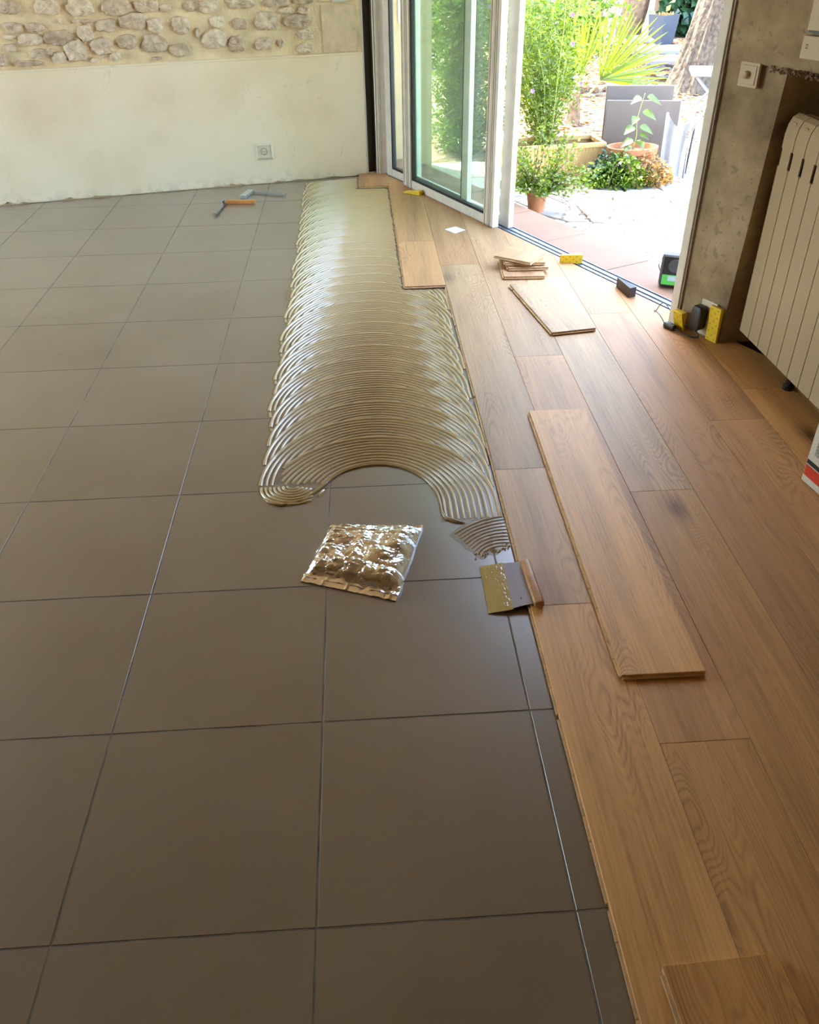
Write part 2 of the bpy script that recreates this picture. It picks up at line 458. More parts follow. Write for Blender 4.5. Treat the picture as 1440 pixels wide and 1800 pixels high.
class MB:
    def __init__(s):
        s.v, s.f = [], []
    def add(s, vs_, fs_):
        k = len(s.v)
        s.v += [tuple(q) for q in vs_]
        s.f += [tuple(i + k for i in f) for f in fs_]
    def box(s, x0, x1, y0, y1, z0, z1, M=None):
        vs_ = [Vector((x, y, z)) for z in (z0, z1) for x, y in ((x0, y0), (x1, y0), (x1, y1), (x0, y1))]
        if M is not None:
            vs_ = [M @ q for q in vs_]
        s.add(vs_, [(3, 2, 1, 0), (4, 5, 6, 7), (0, 1, 5, 4), (1, 2, 6, 5), (2, 3, 7, 6), (3, 0, 4, 7)])
    def dbox(s, d0, d1, n0, n1, z0, z1, lean=0.0):
        vs_ = []
        for z in (z0, z1):
            for d, n in ((d0, n0), (d1, n0), (d1, n1), (d0, n1)):
                q = dn(d, n, z)
                q.x -= lean * z
                vs_.append(q)
        s.add(vs_, [(0, 1, 2, 3), (7, 6, 5, 4), (4, 5, 1, 0), (5, 6, 2, 1), (6, 7, 3, 2), (7, 4, 0, 3)])
    def prism(s, pts, z0, z1):
        n = len(pts)
        a = sum(pts[i][0] * pts[(i + 1) % n][1] - pts[(i + 1) % n][0] * pts[i][1] for i in range(n))
        if a < 0:
            pts = pts[::-1]
        vs_ = [(q[0], q[1], z0) for q in pts] + [(q[0], q[1], z1) for q in pts]
        fs_ = [tuple(range(n))[::-1], tuple(range(n, 2 * n))]
        fs_ += [(i, (i + 1) % n, n + (i + 1) % n, n + i) for i in range(n)]
        s.add(vs_, fs_)
    def tube(s, path, rads, seg=8, cap=True):
        path = [Vector(q) for q in path]
        if isinstance(rads, (int, float)):
            rads = [rads] * len(path)
        k = len(s.v)
        up = Vector((0, 0, 1))
        for i, q in enumerate(path):
            t = (path[min(i + 1, len(path) - 1)] - path[max(i - 1, 0)]).normalized()
            ref = up if abs(t.z) < 0.95 else Vector((1, 0, 0))
            a = t.cross(ref).normalized(); b = t.cross(a).normalized()
            for j in range(seg):
                an = 2 * math.pi * j / seg
                s.v.append(tuple(q + (a * math.cos(an) + b * math.sin(an)) * rads[i]))
        for i in range(len(path) - 1):
            for j in range(seg):
                j2 = (j + 1) % seg
                s.f.append((k + i * seg + j, k + i * seg + j2, k + (i + 1) * seg + j2, k + (i + 1) * seg + j))
        if cap:
            s.f.append(tuple(k + j for j in range(seg)))
            e = k + (len(path) - 1) * seg
            s.f.append(tuple(e + j for j in range(seg))[::-1])
    def lathe(s, prof, seg=24, c=(0, 0, 0), sx=1.0, sy=1.0):
        k = len(s.v)
        for r, z in prof:
            for j in range(seg):
                an = 2 * math.pi * j / seg
                s.v.append((c[0] + r * sx * math.cos(an), c[1] + r * sy * math.sin(an), c[2] + z))
        for i in range(len(prof) - 1):
            for j in range(seg):
                j2 = (j + 1) % seg
                s.f.append((k + i * seg + j, k + i * seg + j2, k + (i + 1) * seg + j2, k + (i + 1) * seg + j))
    def mesh(s, name):
        me = bpy.data.meshes.new(name)
        me.from_pydata(s.v, [], s.f)
        me.validate()
        me.update()
        return me
    def build(s, name, mat, parent=None, loc=(0, 0, 0), rot=(0, 0, 0), smooth=False, bevel=0.0, seg=2, fix=True):
        me = s.mesh(name)
        if bevel > 0 or fix:
            bm = bmesh.new()
            bm.from_mesh(me)
            bmesh.ops.recalc_face_normals(bm, faces=bm.faces)
            if bevel > 0:
                eds = [e for e in bm.edges if len(e.link_faces) == 2 and e.calc_face_angle(0) > 0.5]
                bmesh.ops.bevel(bm, geom=eds, offset=bevel, segments=seg, affect='EDGES', profile=0.5, clamp_overlap=True)
            bm.to_mesh(me)
            bm.free()
        return link(name, me, mat, parent, loc, rot, smooth)

def clip(poly, a, b, c):
    """keep the part of a polygon where a*x + b*y <= c"""
    out = []
    for i in range(len(poly)):
        p, q = poly[i], poly[(i + 1) % len(poly)]
        fp, fq = a * p[0] + b * p[1] - c, a * q[0] + b * q[1] - c
        if fp <= 0:
            out.append(p)
        if (fp < 0 < fq) or (fq < 0 < fp):
            t = fp / (fp - fq)
            out.append((p[0] + (q[0] - p[0]) * t, p[1] + (q[1] - p[1]) * t))
    return out

WC = -(WN.x * W0.x + WN.y * W0.y)                   # wall: keep -WN.p <= WC
def clip_wall(poly, m=0.0):
    return clip(poly, -WN.x, -WN.y, WC - m)
def clip_door(poly, n):
    return clip(poly, NV.x, NV.y, n)

def area(poly):
    return abs(sum(poly[i][0] * poly[(i + 1) % len(poly)][1] - poly[(i + 1) % len(poly)][0] * poly[i][1] for i in range(len(poly)))) / 2 if len(poly) > 2 else 0

# ================================================================== THE ROOM SHELL
# tiled floor ------------------------------------------------------
mb = MB()
poly = clip_door(clip_wall([(-3.4, -3.0), (2.2, -3.0), (2.2, 6.0), (-3.4, 6.0)]), 2.79)
mb.prism(poly, -0.10, -0.0009)
floor = mb.build('floor', 'grout')
tag(floor, 'room floor of large taupe square tiles with thin grout joints', 'floor', kind='structure')
T = 0.45
tm = MB(); g_ = 0.0022
tm.box(g_ - T / 2, T / 2 - g_, g_ - T / 2, T / 2 - g_, -0.010, 0.0)
proto = None
for i in range(-7, 4):
    for j in range(-6, 13):
        cx, cy = (i + 0.5) * T, (j + 0.5) * T
        sq = [(cx - T / 2 + g_, cy - T / 2 + g_), (cx + T / 2 - g_, cy - T / 2 + g_), (cx + T / 2 - g_, cy + T / 2 - g_), (cx - T / 2 + g_, cy + T / 2 - g_)]
        cut = clip_door(clip_wall(sq, 0.002), 2.78)
        if len(cut) < 3 or area(cut) < 0.0005:
            continue
        if len(cut) == 4 and abs(area(cut) - area(sq)) < 1e-7:
            if proto is None:
                proto = tm.build('tile', 'tile', floor, (cx, cy, 0), bevel=0.0005, seg=1)
            else:
                o = proto.copy(); COL.objects.link(o); o.location = (cx, cy, 0)
        else:
            c = MB(); c.prism([(q[0] - cx, q[1] - cy) for q in cut], -0.010, 0.0)
            c.build('tile', 'tile', floor, (cx, cy, 0), bevel=0.0005, seg=1)

# oak flooring laid so far -----------------------------------------
PT = 0.014
XK = lambda k: 0.958 + 0.1905 * k
wood_floor = empty('wood_floor', (1.5, 1.0, 0))
tag(wood_floor, 'glued oak plank flooring laid along the glass doors', 'wood floor', kind='structure')
OAK = (0.74, 0.425, 0.165)
def tint(r, g=None, b=None):
    g = r if g is None else g; b = g if b is None else b
    return (OAK[0] * r, OAK[1] * g, OAK[2] * b, 1)
random.seed(4)
def add_tongue(parent, x, y0, y1, z=0.0045, w=0.006):
    """tongue strip on the exposed left edge, in short veneer lengths"""
    m = MB(); y = y0
    while y < y1 - 0.004:
        l = random.choice((0.04, 0.055, 0.075, 0.09, 0.12))
        e = min(y + l, y1)
        m.box(x - w * random.uniform(0.85, 1.05), x + 0.001, y, e - 0.0025, z, z + 0.0045)
        y = e + (0.012 if random.random() < 0.12 else 0.0)
    return m.build('tongue', 'core', parent)
plank_spec = {  # board tones vary; far planks also darkened to offset bright door light
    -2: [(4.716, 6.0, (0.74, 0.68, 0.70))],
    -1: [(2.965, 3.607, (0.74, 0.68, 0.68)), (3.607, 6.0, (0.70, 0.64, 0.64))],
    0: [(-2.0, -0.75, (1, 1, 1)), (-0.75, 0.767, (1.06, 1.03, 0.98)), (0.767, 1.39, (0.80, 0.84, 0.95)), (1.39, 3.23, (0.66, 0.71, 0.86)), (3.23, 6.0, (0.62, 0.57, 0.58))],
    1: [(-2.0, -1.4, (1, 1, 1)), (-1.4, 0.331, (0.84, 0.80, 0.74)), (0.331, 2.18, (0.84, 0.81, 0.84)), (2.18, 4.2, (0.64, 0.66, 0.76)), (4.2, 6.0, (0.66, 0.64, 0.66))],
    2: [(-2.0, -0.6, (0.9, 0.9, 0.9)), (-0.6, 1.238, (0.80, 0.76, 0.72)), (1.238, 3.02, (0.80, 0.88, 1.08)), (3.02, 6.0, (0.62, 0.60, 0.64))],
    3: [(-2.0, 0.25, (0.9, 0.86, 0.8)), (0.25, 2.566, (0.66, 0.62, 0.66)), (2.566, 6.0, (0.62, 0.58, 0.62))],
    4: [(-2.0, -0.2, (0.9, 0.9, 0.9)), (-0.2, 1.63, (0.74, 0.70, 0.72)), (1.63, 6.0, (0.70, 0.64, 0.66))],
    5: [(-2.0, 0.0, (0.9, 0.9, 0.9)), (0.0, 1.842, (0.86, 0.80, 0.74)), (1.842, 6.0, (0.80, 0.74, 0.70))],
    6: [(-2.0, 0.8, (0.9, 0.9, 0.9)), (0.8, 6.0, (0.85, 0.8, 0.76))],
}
gp = 0.0004
for k, rows in plank_spec.items():
    x0, x1 = XK(k) + gp, min(XK(k + 1) - gp, 2.168)
    for y0, y1, tn in rows:
        pg = [(x0, y0 + gp), (x1, y0 + gp), (x1, y1 - gp), (x0, y1 - gp)]
        pg = clip_door(clip_wall(pg, 0.003), 2.793)
        if len(pg) < 3 or area(pg) < 0.001:
            continue
        cx = sum(q[0] for q in pg) / len(pg); cy = sum(q[1] for q in pg) / len(pg)
        m = MB(); m.prism([(q[0] - cx, q[1] - cy) for q in pg], 0.0004, PT)
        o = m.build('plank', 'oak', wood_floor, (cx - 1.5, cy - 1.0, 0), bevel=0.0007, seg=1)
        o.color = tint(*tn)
        # exposed edges of the growing front
        if k == 0 and y0 < 2.965:
            add_tongue(o, x0 - cx, max(y0, -1.2) - cy, min(y1, 2.96) - cy)
        if k == -1:
            add_tongue(o, x0 - cx, y0 - cy, min(y1, 4.71) - cy)
        if k == -2 or (k == -1 and y0 < 3):
            e = MB(); e.box(x0 - cx, x1 - cx, y0 - cy - 0.006, y0 - cy + 0.001, 0.004, 0.0085)
            e.build('tongue', 'core', o)

# back wall (rubble stone above, plastered dado below) ---------------
wall_back = empty('wall_back', wp(1.0, 0, 0))
tag(wall_back, 'back wall with rubble stones in sandy mortar above a cream plaster dado', 'wall', kind='structure')
def wall_local(p_):
    return Vector(p_) - wall_back.location
S_END, DZ = 2.293, 0.722
def wbox(m, s0, s1, o0, o1, z0, z1, s1t=None):
    s1t = s1 if s1t is None else s1t
    vs_ = [wall_local(q) for q in (wp(s0, o0, z0), wp(s1, o0, z0), wp(s1, o1, z0), wp(s0, o1, z0), wp(s0, o0, z1), wp(s1t, o0, z1), wp(s1t, o1, z1), wp(s0, o1, z1))]
    m.add(vs_, [(0, 1, 2, 3), (7, 6, 5, 4), (4, 5, 1, 0), (5, 6, 2, 1), (6, 7, 3, 2), (7, 4, 0, 3)])
m = MB(); wbox(m, -2.2, S_END, -0.30, -0.014, -0.02, 2.6); m.build('rubble_core', 'mortar', wall_back)
# dado with a slightly broken lower edge
random.seed(11)
m = MB()
ss = [-2.2 + i * 0.03 for i in range(int((S_END + 2.2) / 0.03) + 1)] + [S_END]
ring = []
for s in ss:
    zb = 0.004 + max(0, mnoise.noise(Vector((s * 9, 0, 3)))) * 0.016 + (0.010 if mnoise.noise(Vector((s * 31, 2, 0))) > 0.35 else 0)
    ring.append([wall_local(q) for q in (wp(s, 0.0, zb), wp(s, 0.0, DZ - 0.012), wp(s, 0.004, DZ - 0.010), wp(s, 0.004, DZ), wp(s, -0.02, DZ + 0.003), wp(s, -0.02, zb))])
for i, rr in enumerate(ring):
    m.v += [tuple(q) for q in rr]
for i in range(len(ring) - 1):
    for j in range(6):
        a, b = i * 6 + j, i * 6 + (j + 1) % 6
        m.f.append((a, a + 6, b + 6, b))
m.f += [(0, 1, 2, 3, 4, 5), tuple(len(m.v) - 6 + j for j in range(6))[::-1]]
m.build('plaster_dado', 'plaster', wall_back)
# stones
STONES = [(0.34,1.026,0.108,0.072),(0.53,1.019,0.125,0.073),(0.7,1.013,0.143,0.081),(0.9,1.006,0.176,0.082),(1.06,1.008,0.132,0.069),(1.16,0.994,0.071,0.034),(1.31,1.0,0.09,0.055),(0.33,0.926,0.102,0.057),(0.44,0.925,0.096,0.044),(0.59,0.951,0.034,0.031),(0.7,0.945,0.098,0.019),(0.82,0.92,0.107,0.062),(0.97,0.935,0.147,0.083),(1.09,0.909,0.086,0.076),(1.24,0.903,0.104,0.085),(0.4,0.868,0.134,0.061),(0.29,0.883,0.066,0.024),(0.56,0.871,0.165,0.076),(0.7,0.886,0.084,0.083),(0.29,0.831,0.066,0.041),(0.78,0.816,0.124,0.085),(0.92,0.835,0.101,0.071),(1.07,0.821,0.127,0.086),(1.21,0.779,0.112,0.065),(0.43,0.796,0.105,0.049),(0.49,0.804,0.038,0.035),(0.63,0.801,0.114,0.106),(0.54,0.77,0.084,0.063),(0.36,0.75,0.157,0.032),(0.23,0.774,0.051,0.063),(0.72,0.75,0.047,0.029),(0.84,0.763,0.062,0.05),(1.07,0.743,0.063,0.019),(1.4,0.997,0.12,0.07),(1.59,1.003,0.154,0.056),(1.79,0.997,0.149,0.049),(1.95,1.002,0.126,0.036),(1.44,0.913,0.081,0.057),(1.57,0.897,0.091,0.057),(1.73,0.906,0.141,0.101),(1.85,0.955,0.092,0.036),(1.95,0.952,0.067,0.036),(1.91,0.899,0.17,0.08),(1.94,0.828,0.103,0.052),(1.41,0.828,0.143,0.094),(1.54,0.797,0.099,0.08),(1.7,0.79,0.109,0.066),(1.8,0.793,0.042,0.037),(1.94,0.757,0.104,0.053),(1.325,0.86,0.033,0.05)]
random.seed(21)
rest = []
for z in (0.76, 0.84, 0.93, 1.02):
    s = -1.4 + random.uniform(0, 0.1)
    while s < 0.14:
        rest.append((s, z + random.uniform(-0.02, 0.02), random.uniform(0.06, 0.13), random.uniform(0.04, 0.07))); s += random.uniform(0.14, 0.2)
for z in (1.11, 1.21, 1.32, 1.43):
    s = -0.2 + random.uniform(0, 0.1)
    while s < 2.2:
        rest.append((s, z + random.uniform(-0.02, 0.02), random.uniform(0.08, 0.15), random.uniform(0.05, 0.08))); s += random.uniform(0.15, 0.22)
def stone(s, z, w, h, seed):
    rnd = random.Random(seed)
    m = MB()
    rings, seg = 6, 22
    pw = rnd.uniform(2.2, 3.4)
    ph = rnd.uniform(0, 6)
    dep = 0.016 + 0.12 * min(w, h)
    for i in range(rings):
        t = i / (rings - 1)
        rr = (1.05, 1.0, 0.92, 0.66, 0.35, 0.0)[i]
        dd = (-0.05, 0.35, 0.82, 1.0, 1.05, 1.0)[i] * dep
        for j in range(seg):
            a = 2 * math.pi * j / seg
            ca, sa = math.cos(a), math.sin(a)
            q = (abs(ca) ** pw + abs(sa) ** pw) ** (-1 / pw)
            q *= 1 + 0.22 * mnoise.noise(Vector((ca * 1.6 + ph, sa * 1.6, seed * 0.37))) + 0.16 * mnoise.noise(Vector((ca * 4.5 + ph, sa * 4.5, seed * 0.71)))
            x = ca * q * rr * w / 2
            y = sa * q * rr * h / 2
            d2 = dd + (dep * (0.45 * mnoise.noise(Vector((x * 34, y * 34, seed * 1.3))) + 0.30 * mnoise.noise(Vector((x * 110, y * 110, seed * 2.3)))) if i > 0 else 0)
            m.v.append(tuple(WD * x + WN * d2 + Vector((0, 0, y))))
    for i in range(rings - 1):
        for j in range(seg):
            j2 = (j + 1) % seg
            m.f.append((i * seg + j, i * seg + j2, (i + 1) * seg + j2, (i + 1) * seg + j))
    return m.build('stone', 'stone', wall_back, wall_local(wp(s, -0.014, z)))
for i, st in enumerate(STONES + rest):
    stone(*st, i + 1)
m = MB(); wbox(m, 2.052, 2.268, -0.02, -0.008, 0.726, 0.975); m.build('cut_block', 'ashlar', wall_back, bevel=0.004)
m = MB(); wbox(m, 2.04, 2.27, -0.02, -0.009, 0.99, 1.3); m.build('cut_block', 'ashlar', wall_back, bevel=0.004)

# other walls, ceiling (out of frame, they close the room) ------------
m = MB()
m.box(-3.6, -3.4, -3.2, 2.1, -0.1, 2.6); m.box(-3.6, -3.4, 4.2, 5.0, -0.1, 2.6)
m.box(-3.6, -3.4, 2.1, 4.2, -0.1, 0.10); m.box(-3.6, -3.4, 2.1, 4.2, 2.45, 2.6)
tag(m.build('wall_left', 'plain'), 'plain plastered side wall opposite the glass doors', 'wall', kind='structure')
win = empty('added_window', (-3.5, 3.15, 0.10)); tag(win, 'tall unseen side window with pale aluminium frame, added to light the back wall', 'window', kind='structure')  # out-of-view window added to light the back wall and far floor
for a, b, c, d in ((-1.05, -0.99, 0, 2.35), (0.99, 1.05, 0, 2.35), (-0.03, 0.03, 0.06, 2.29), (-0.99, 0.99, 0, 0.06), (-0.99, 0.99, 2.29, 2.35)):
    m = MB(); m.box(-0.03, 0.03, a, b, c, d); m.build('window_frame', 'alu', win)
for a, b in ((-0.99, -0.03), (0.03, 0.99)):
    m = MB(); m.box(-0.003, 0.003, a, b, 0.06, 2.29); m.build('glass_pane', 'glass', win)
m = MB()
m.box(-3.6, 2.4, -3.2, -3.0, -0.1, 2.6)
tag(m.build('wall_front', 'plain'), 'plain plastered wall behind the viewer', 'wall', kind='structure')
m = MB(); m.box(2.170, 2.4, -3.0, 2.29, -0.1, 2.6)
tag(m.build('wall_right', 'concrete'), 'rough stained wall behind the radiator', 'wall', kind='structure')
m = MB()
m.prism(clip_door(clip_wall([(-3.7, -3.3), (2.5, -3.3), (3.2, 3.0), (1.5, 6.0), (-3.7, 6.0)], -0.32), 2.93), 2.6, 2.75)
tag(m.build('ceiling', 'plain'), 'plain plastered room ceiling', 'ceiling', kind='structure')

# pillar between doors and radiator ---------------------------------
pillar = empty('wall_pillar', dn(-1.3, 2.8))
tag(pillar, 'rough stained masonry pillar between the glass doors and the radiator', 'pillar', kind='structure')
def pl_local(m):
    m.v = [tuple(Vector(q) - pillar.location) for q in m.v]
    return m
m = MB()
base = [dn(-1.415, 2.713), dn(-1.200, 2.728), Vector((2.172, 2.235, 0)), Vector((2.40, 2.42, 0)), dn(-1.415, 2.98)]
n0 = len(base)
def ring_at(z, lean):
    return [(q.x - lean * z * (1 if i in (0, 1, 4) else 0), q.y, z) for i, q in enumerate(base)]
zs = [PT + 0.0003, 0.12, 0.3, 0.5, 0.7, 0.985]
random.seed(5)
for zi, z in enumerate(zs):
    rg = ring_at(z, -0.004)
    # the outer arris is chipped and uneven
    jx = random.uniform(-0.004, 0.004)
    rg[1] = (rg[1][0] + jx + 0.018 * z, rg[1][1] + jx - 0.03 * z, z)
    m.v += rg
for i in range(len(zs) - 1):
    for j in range(n0):
        j2 = (j + 1) % n0
        m.f.append((i * n0 + j, i * n0 + j2, (i + 1) * n0 + j2, (i + 1) * n0 + j))
m.f += [tuple(range(n0))[::-1], tuple(len(m.v) - n0 + j for j in range(n0))]
pl_local(m).build('lower_shaft', 'concrete', pillar)
m = MB()
b2 = [dn(-1.415, 2.713), dn(-0.98, 2.722), Vector((2.172, 1.96, 0)), Vector((2.40, 2.42, 0)), dn(-1.415, 2.98)]
m.prism([(q.x, q.y) for q in b2], 0.985, 2.6)
pl_local(m).build('upper_shaft', 'concrete', pillar)
# crumbling joint between them
m = MB()
random.seed(8)
for i in range(70):
    d = random.uniform(-1.215, -1.02)
    c = dn(d, 2.712, 0.978 + random.uniform(-0.010, 0.008))
    r = random.uniform(0.002, 0.006)
    Mx = Matrix.Translation(c) @ Matrix.Rotation(random.uniform(0, 3), 4, 'Z') @ Matrix.Rotation(random.uniform(0, 3), 4, 'X')
    m.box(-r, r, -r * 0.7, r * 0.7, -r * 0.5, r * 0.5, Mx)
pl_local(m).build('crumbling_joint', 'bark2', pillar)
# lintel over the doors
m = MB(); m.dbox(-4.5, -1.415, 2.70, 2.98, 2.15, 2.6)
tag(m.build('wall_lintel', 'plain'), 'lintel over the sliding glass doors', 'wall', kind='structure')

# ================================================================== SLIDING DOORS
def door(name, d0, d1, n0, n1, label, stl=(0.10, 0.095), gask=True, grooves=True, z0=0.008, rail=0.048):
    root = empty(name, dn((d0 + d1) / 2, (n0 + n1) / 2))
    tag(root, label, 'glass door', kind='structure')
    def b(m, nm, mat, bev=0.0):
        m.v = [tuple(Vector(q) - root.location) for q in m.v]
        return m.build(nm, mat, root, bevel=bev)
    lean = 0.0
    zt = 2.14
    nm_ = (n0 + n1) / 2
    m = MB(); m.dbox(d0, d0 + stl[0], n0, n1, z0, zt); s1 = b(m, 'stile', 'alu', 0.002)
    m = MB(); m.dbox(d1 - stl[1], d1, n0, n1, z0, zt); s2 = b(m, 'stile', 'alu', 0.002)
    if grooves:
        for st_, a, w in ((s1, d0, stl[0]), (s2, d1 - stl[1], stl[1])):
            g1 = MB()
            for fr in (0.32, 0.60):
                g1.dbox(a + w * fr, a + w * fr + 0.006, n0 - 0.0012, n0 + 0.001, z0, zt)
            g1.v = [tuple(Vector(q) - root.location) for q in g1.v]
            g1.build('groove', 'alu_dim', st_)
            r1 = MB()
            for fr in (0.02, 0.42, 0.93):
                r1.dbox(a + w * fr, a + w * fr + 0.007, n0 - 0.005, n0 + 0.001, z0, zt)
            r1.v = [tuple(Vector(q) - root.location) for q in r1.v]
            r1.build('bead', 'alu', st_, bevel=0.001)
    m = MB(); m.dbox(d0 + stl[0], d1 - stl[1], n0 + 0.002, n1 - 0.002, z0, z0 + rail); b(m, 'bottom_rail', 'alu', 0.002)
    m = MB(); m.dbox(d0 + stl[0], d1 - stl[1], n0 + 0.002, n1 - 0.002, zt - 0.07, zt); b(m, 'top_rail', 'alu', 0.002)
    if gask:
        m = MB(); w = 0.014
        a, e, zb, zz = d0 + stl[0], d1 - stl[1], z0 + rail, zt - 0.07
        m.dbox(a, a + w, nm_ - 0.012, nm_ + 0.012, zb, zz); m.dbox(e - w, e, nm_ - 0.012, nm_ + 0.012, zb, zz)
        m.dbox(a, e, nm_ - 0.012, nm_ + 0.012, zb, zb + w)
        b(m, 'gasket', 'black')
    m = MB(); m.dbox(d0 + stl[0] - 0.004, d1 - stl[1] + 0.004, nm_ - 0.003, nm_ + 0.003, z0 + rail - 0.004, zt - 0.07); b(m, 'glass_pane', 'glass')
    return root
door('door_1', -3.925, -2.893, 2.768, 2.802, 'sliding glass door panel on the inner track with a black gasket', z0=0.0142)
door('door_2', -4.235, -3.235, 2.808, 2.838, 'sliding glass door panel pushed against the wall corner', stl=(0.07, 0.06), grooves=False)
door('door_3', -3.975, -2.862, 2.846, 2.878, 'outermost sliding glass door panel with a bright white end', stl=(0.08, 0.09), grooves=False, gask=False)

# track -------------------------------------------------------------
track = empty('door_track', dn(-2.8, 2.84))
tag(track, 'bare aluminium triple sliding door track in the floor', 'door track', kind='structure')
def tb(m, nm, mat, bev=0.0):
    m.v = [tuple(Vector(q) - track.location) for q in m.v]
    return m.build(nm, mat, track, bevel=bev)
m = MB(); m.dbox(-4.24, -1.455, 2.794, 2.888, -0.02, 0.004); tb(m, 'sill', 'rail')
for nn in (2.7975, 2.8155, 2.8465, 2.8835):
    m = MB(); m.dbox(-4.24, -1.455, nn - 0.002, nn + 0.002, 0.003, 0.009); tb(m, 'rail', 'rail', 0.0006)
for nn in (2.8115, 2.8425, 2.879):
    m = MB(); m.dbox(-4.24, -1.455, nn - 0.0025, nn + 0.002, 0.0038, 0.0046); tb(m, 'slot', 'black')

# jambs ---------------------------------------------------------------
j1 = empty('trim_1', dn(-4.28, 2.8)); tag(j1, 'aluminium jamb profiles at the stone wall end', 'door jamb', kind='structure')
def jb(root, m, nm, mat, bev=0.0):
    m.v = [tuple(Vector(q) - root.location) for q in m.v]
    return m.build(nm, mat, root, bevel=bev)
m = MB(); m.dbox(-4.36, -4.245, 2.785, 2.842, PT, 2.15); jb(j1, m, 'jamb_box', 'alu')
m = MB(); m.dbox(-4.35, -4.285, 2.765, 2.786, PT, 2.15); jb(j1, m, 'dark_gap', 'darkgap')  # solid dark strips stand in for the shaded open gap
m = MB(); m.dbox(-4.345, -4.335, 2.706, 2.77, PT, 2.15); jb(j1, m, 'gap_shade', 'darkgap')
m = MB(); m.dbox(-4.336, -4.329, 2.716, 2.79, PT, 2.15); jb(j1, m, 'gap_shade', 'darkgap')
m = MB(); m.dbox(-4.334, -4.324, 2.704, 2.7165, PT, 2.15); jb(j1, m, 'profile', 'alu')
for dd, w, nn in ((-4.283, 0.012, 2.755), (-4.268, 0.008, 2.750), (-4.256, 0.008, 2.758)):
    m = MB(); m.dbox(dd, dd + w, nn, 2.79, PT, 2.15); jb(j1, m, 'profile', 'alu', 0.001)
j2 = empty('trim_2', dn(-1.43, 2.8)); tag(j2, 'pale aluminium door jamb fixed to the masonry pillar', 'door jamb', kind='structure')
m = MB(); m.dbox(-1.455, -1.417, 2.700, 2.90, PT, 2.15, lean=0.0); jb(j2, m, 'jamb', 'alu', 0.002)
m = MB(); m.dbox(-1.419, -1.409, 2.706, 2.75, PT, 2.15); jb(j2, m, 'sealant_gap', 'alu_dim')

# step outside ----------------------------------------------------------
step = empty('door_step', dn(-2.8, 3.0, -0.1)); tag(step, 'pinkish terracotta slab step outside the glass doors', 'step', kind='structure')
dd = -4.6
random.seed(2)
while dd < -0.6:
    m = MB(); m.dbox(dd + 0.002, dd + 0.498, 2.889, 3.175, -0.12, -0.002 + random.uniform(-0.001, 0.001))
    m.v = [tuple(Vector(q) - step.location) for q in m.v]
    m.build('slab', 'step', step, bevel=0.003)
    dd += 0.5

# ================================================================== ADHESIVE
glue = empty('adhesive_bed', (0.6, 3.0, 0))
tag(glue, 'combed bed of wet tan flooring adhesive spread over the tiles', 'adhesive')
def gl(p_):
    return (p_[0] - 0.6, p_[1] - 3.0, p_[2])
random.seed(7)
A_, B_, CX, WB = 0.357, 0.39, 0.590, 0.172
peaks = [1.641, 1.769]
while peaks[-1] < 5.3:
    peaks.append(peaks[-1] + random.uniform(0.112, 0.132))
peaks = peaks[::-1]                                   # far strokes first, last one nearest
cxs = [CX + random.uniform(-0.010, 0.012) for _ in peaks]; cxs[-1] = CX; cxs[-2] = CX
NL = len(peaks) - 1
def right_edge(y):
    return 0.767 if y > 2.955 else 0.9555
def in_outer(x, y, k):
    cy = peaks[k] - B_
    return ((x - cxs[k]) / A_) ** 2 + ((y - cy) / B_) ** 2 < 1.0
def in_inner(x, y, k):
    cy = peaks[k] - B_
    return ((x - cxs[k]) / (A_ - WB)) ** 2 + ((y - cy) / (B_ - WB)) ** 2 < 1.0
HK = (0.105, 0.10)                                     # hook centre offset from cx-A_, radius
def hook_c(k):
    return cxs[k] - A_ + HK[0], peaks[k] - B_ - 0.010
def in_hook(x, y, k):
    c = hook_c(k)
    return (x - c[0]) ** 2 + (y - c[1]) ** 2 < HK[1] ** 2 and y < c[1] + 0.06
def covered(x, y, k):
    for m_ in range(k + 1, min(k + 4, NL + 1)):
        cy = peaks[m_] - B_
        lim = cy - 0.02 if m_ < NL else cy + 0.07
        if in_outer(x, y, m_) and not in_inner(x, y, m_):
            if m_ == NL and x < 0.288 and y < 1.44:
                continue
            if y > lim or x > cxs[m_]:
                return True
    for m_ in range(k, min(k + 3, NL)):
        if in_hook(x, y, m_) and m_ != k:
            return True
    return False
gm = MB()
def ridge(pts, w=0.0046, h=0.0050, z=0.0006):
    if len(pts) < 3:
        return
    k = len(gm.v)
    for i, q in enumerate(pts):
        a, b = pts[max(i - 1, 0)], pts[min(i + 1, len(pts) - 1)]
        tx, ty = b[0] - a[0], b[1] - a[1]
        l = math.hypot(tx, ty) or 1
        nx, ny = -ty / l, tx / l
        e = 0.35 if i in (0, len(pts) - 1) else 1.0
        jw = 1 + 0.2 * mnoise.noise(Vector((q[0] * 40, q[1] * 40, 0)))
        for o_, hh in ((-1, 0), (-0.62, 0.72), (0, 1), (0.62, 0.72), (1, 0)):
            gm.v.append(gl((q[0] + nx * o_ * w * jw, q[1] + ny * o_ * w * jw, z + h * hh * e * jw)))
    for i in range(len(pts) - 1):
        for j in range(4):
            a = k + i * 5 + j
            gm.f.append((a, a + 1, a + 6, a + 5))
NR = 10
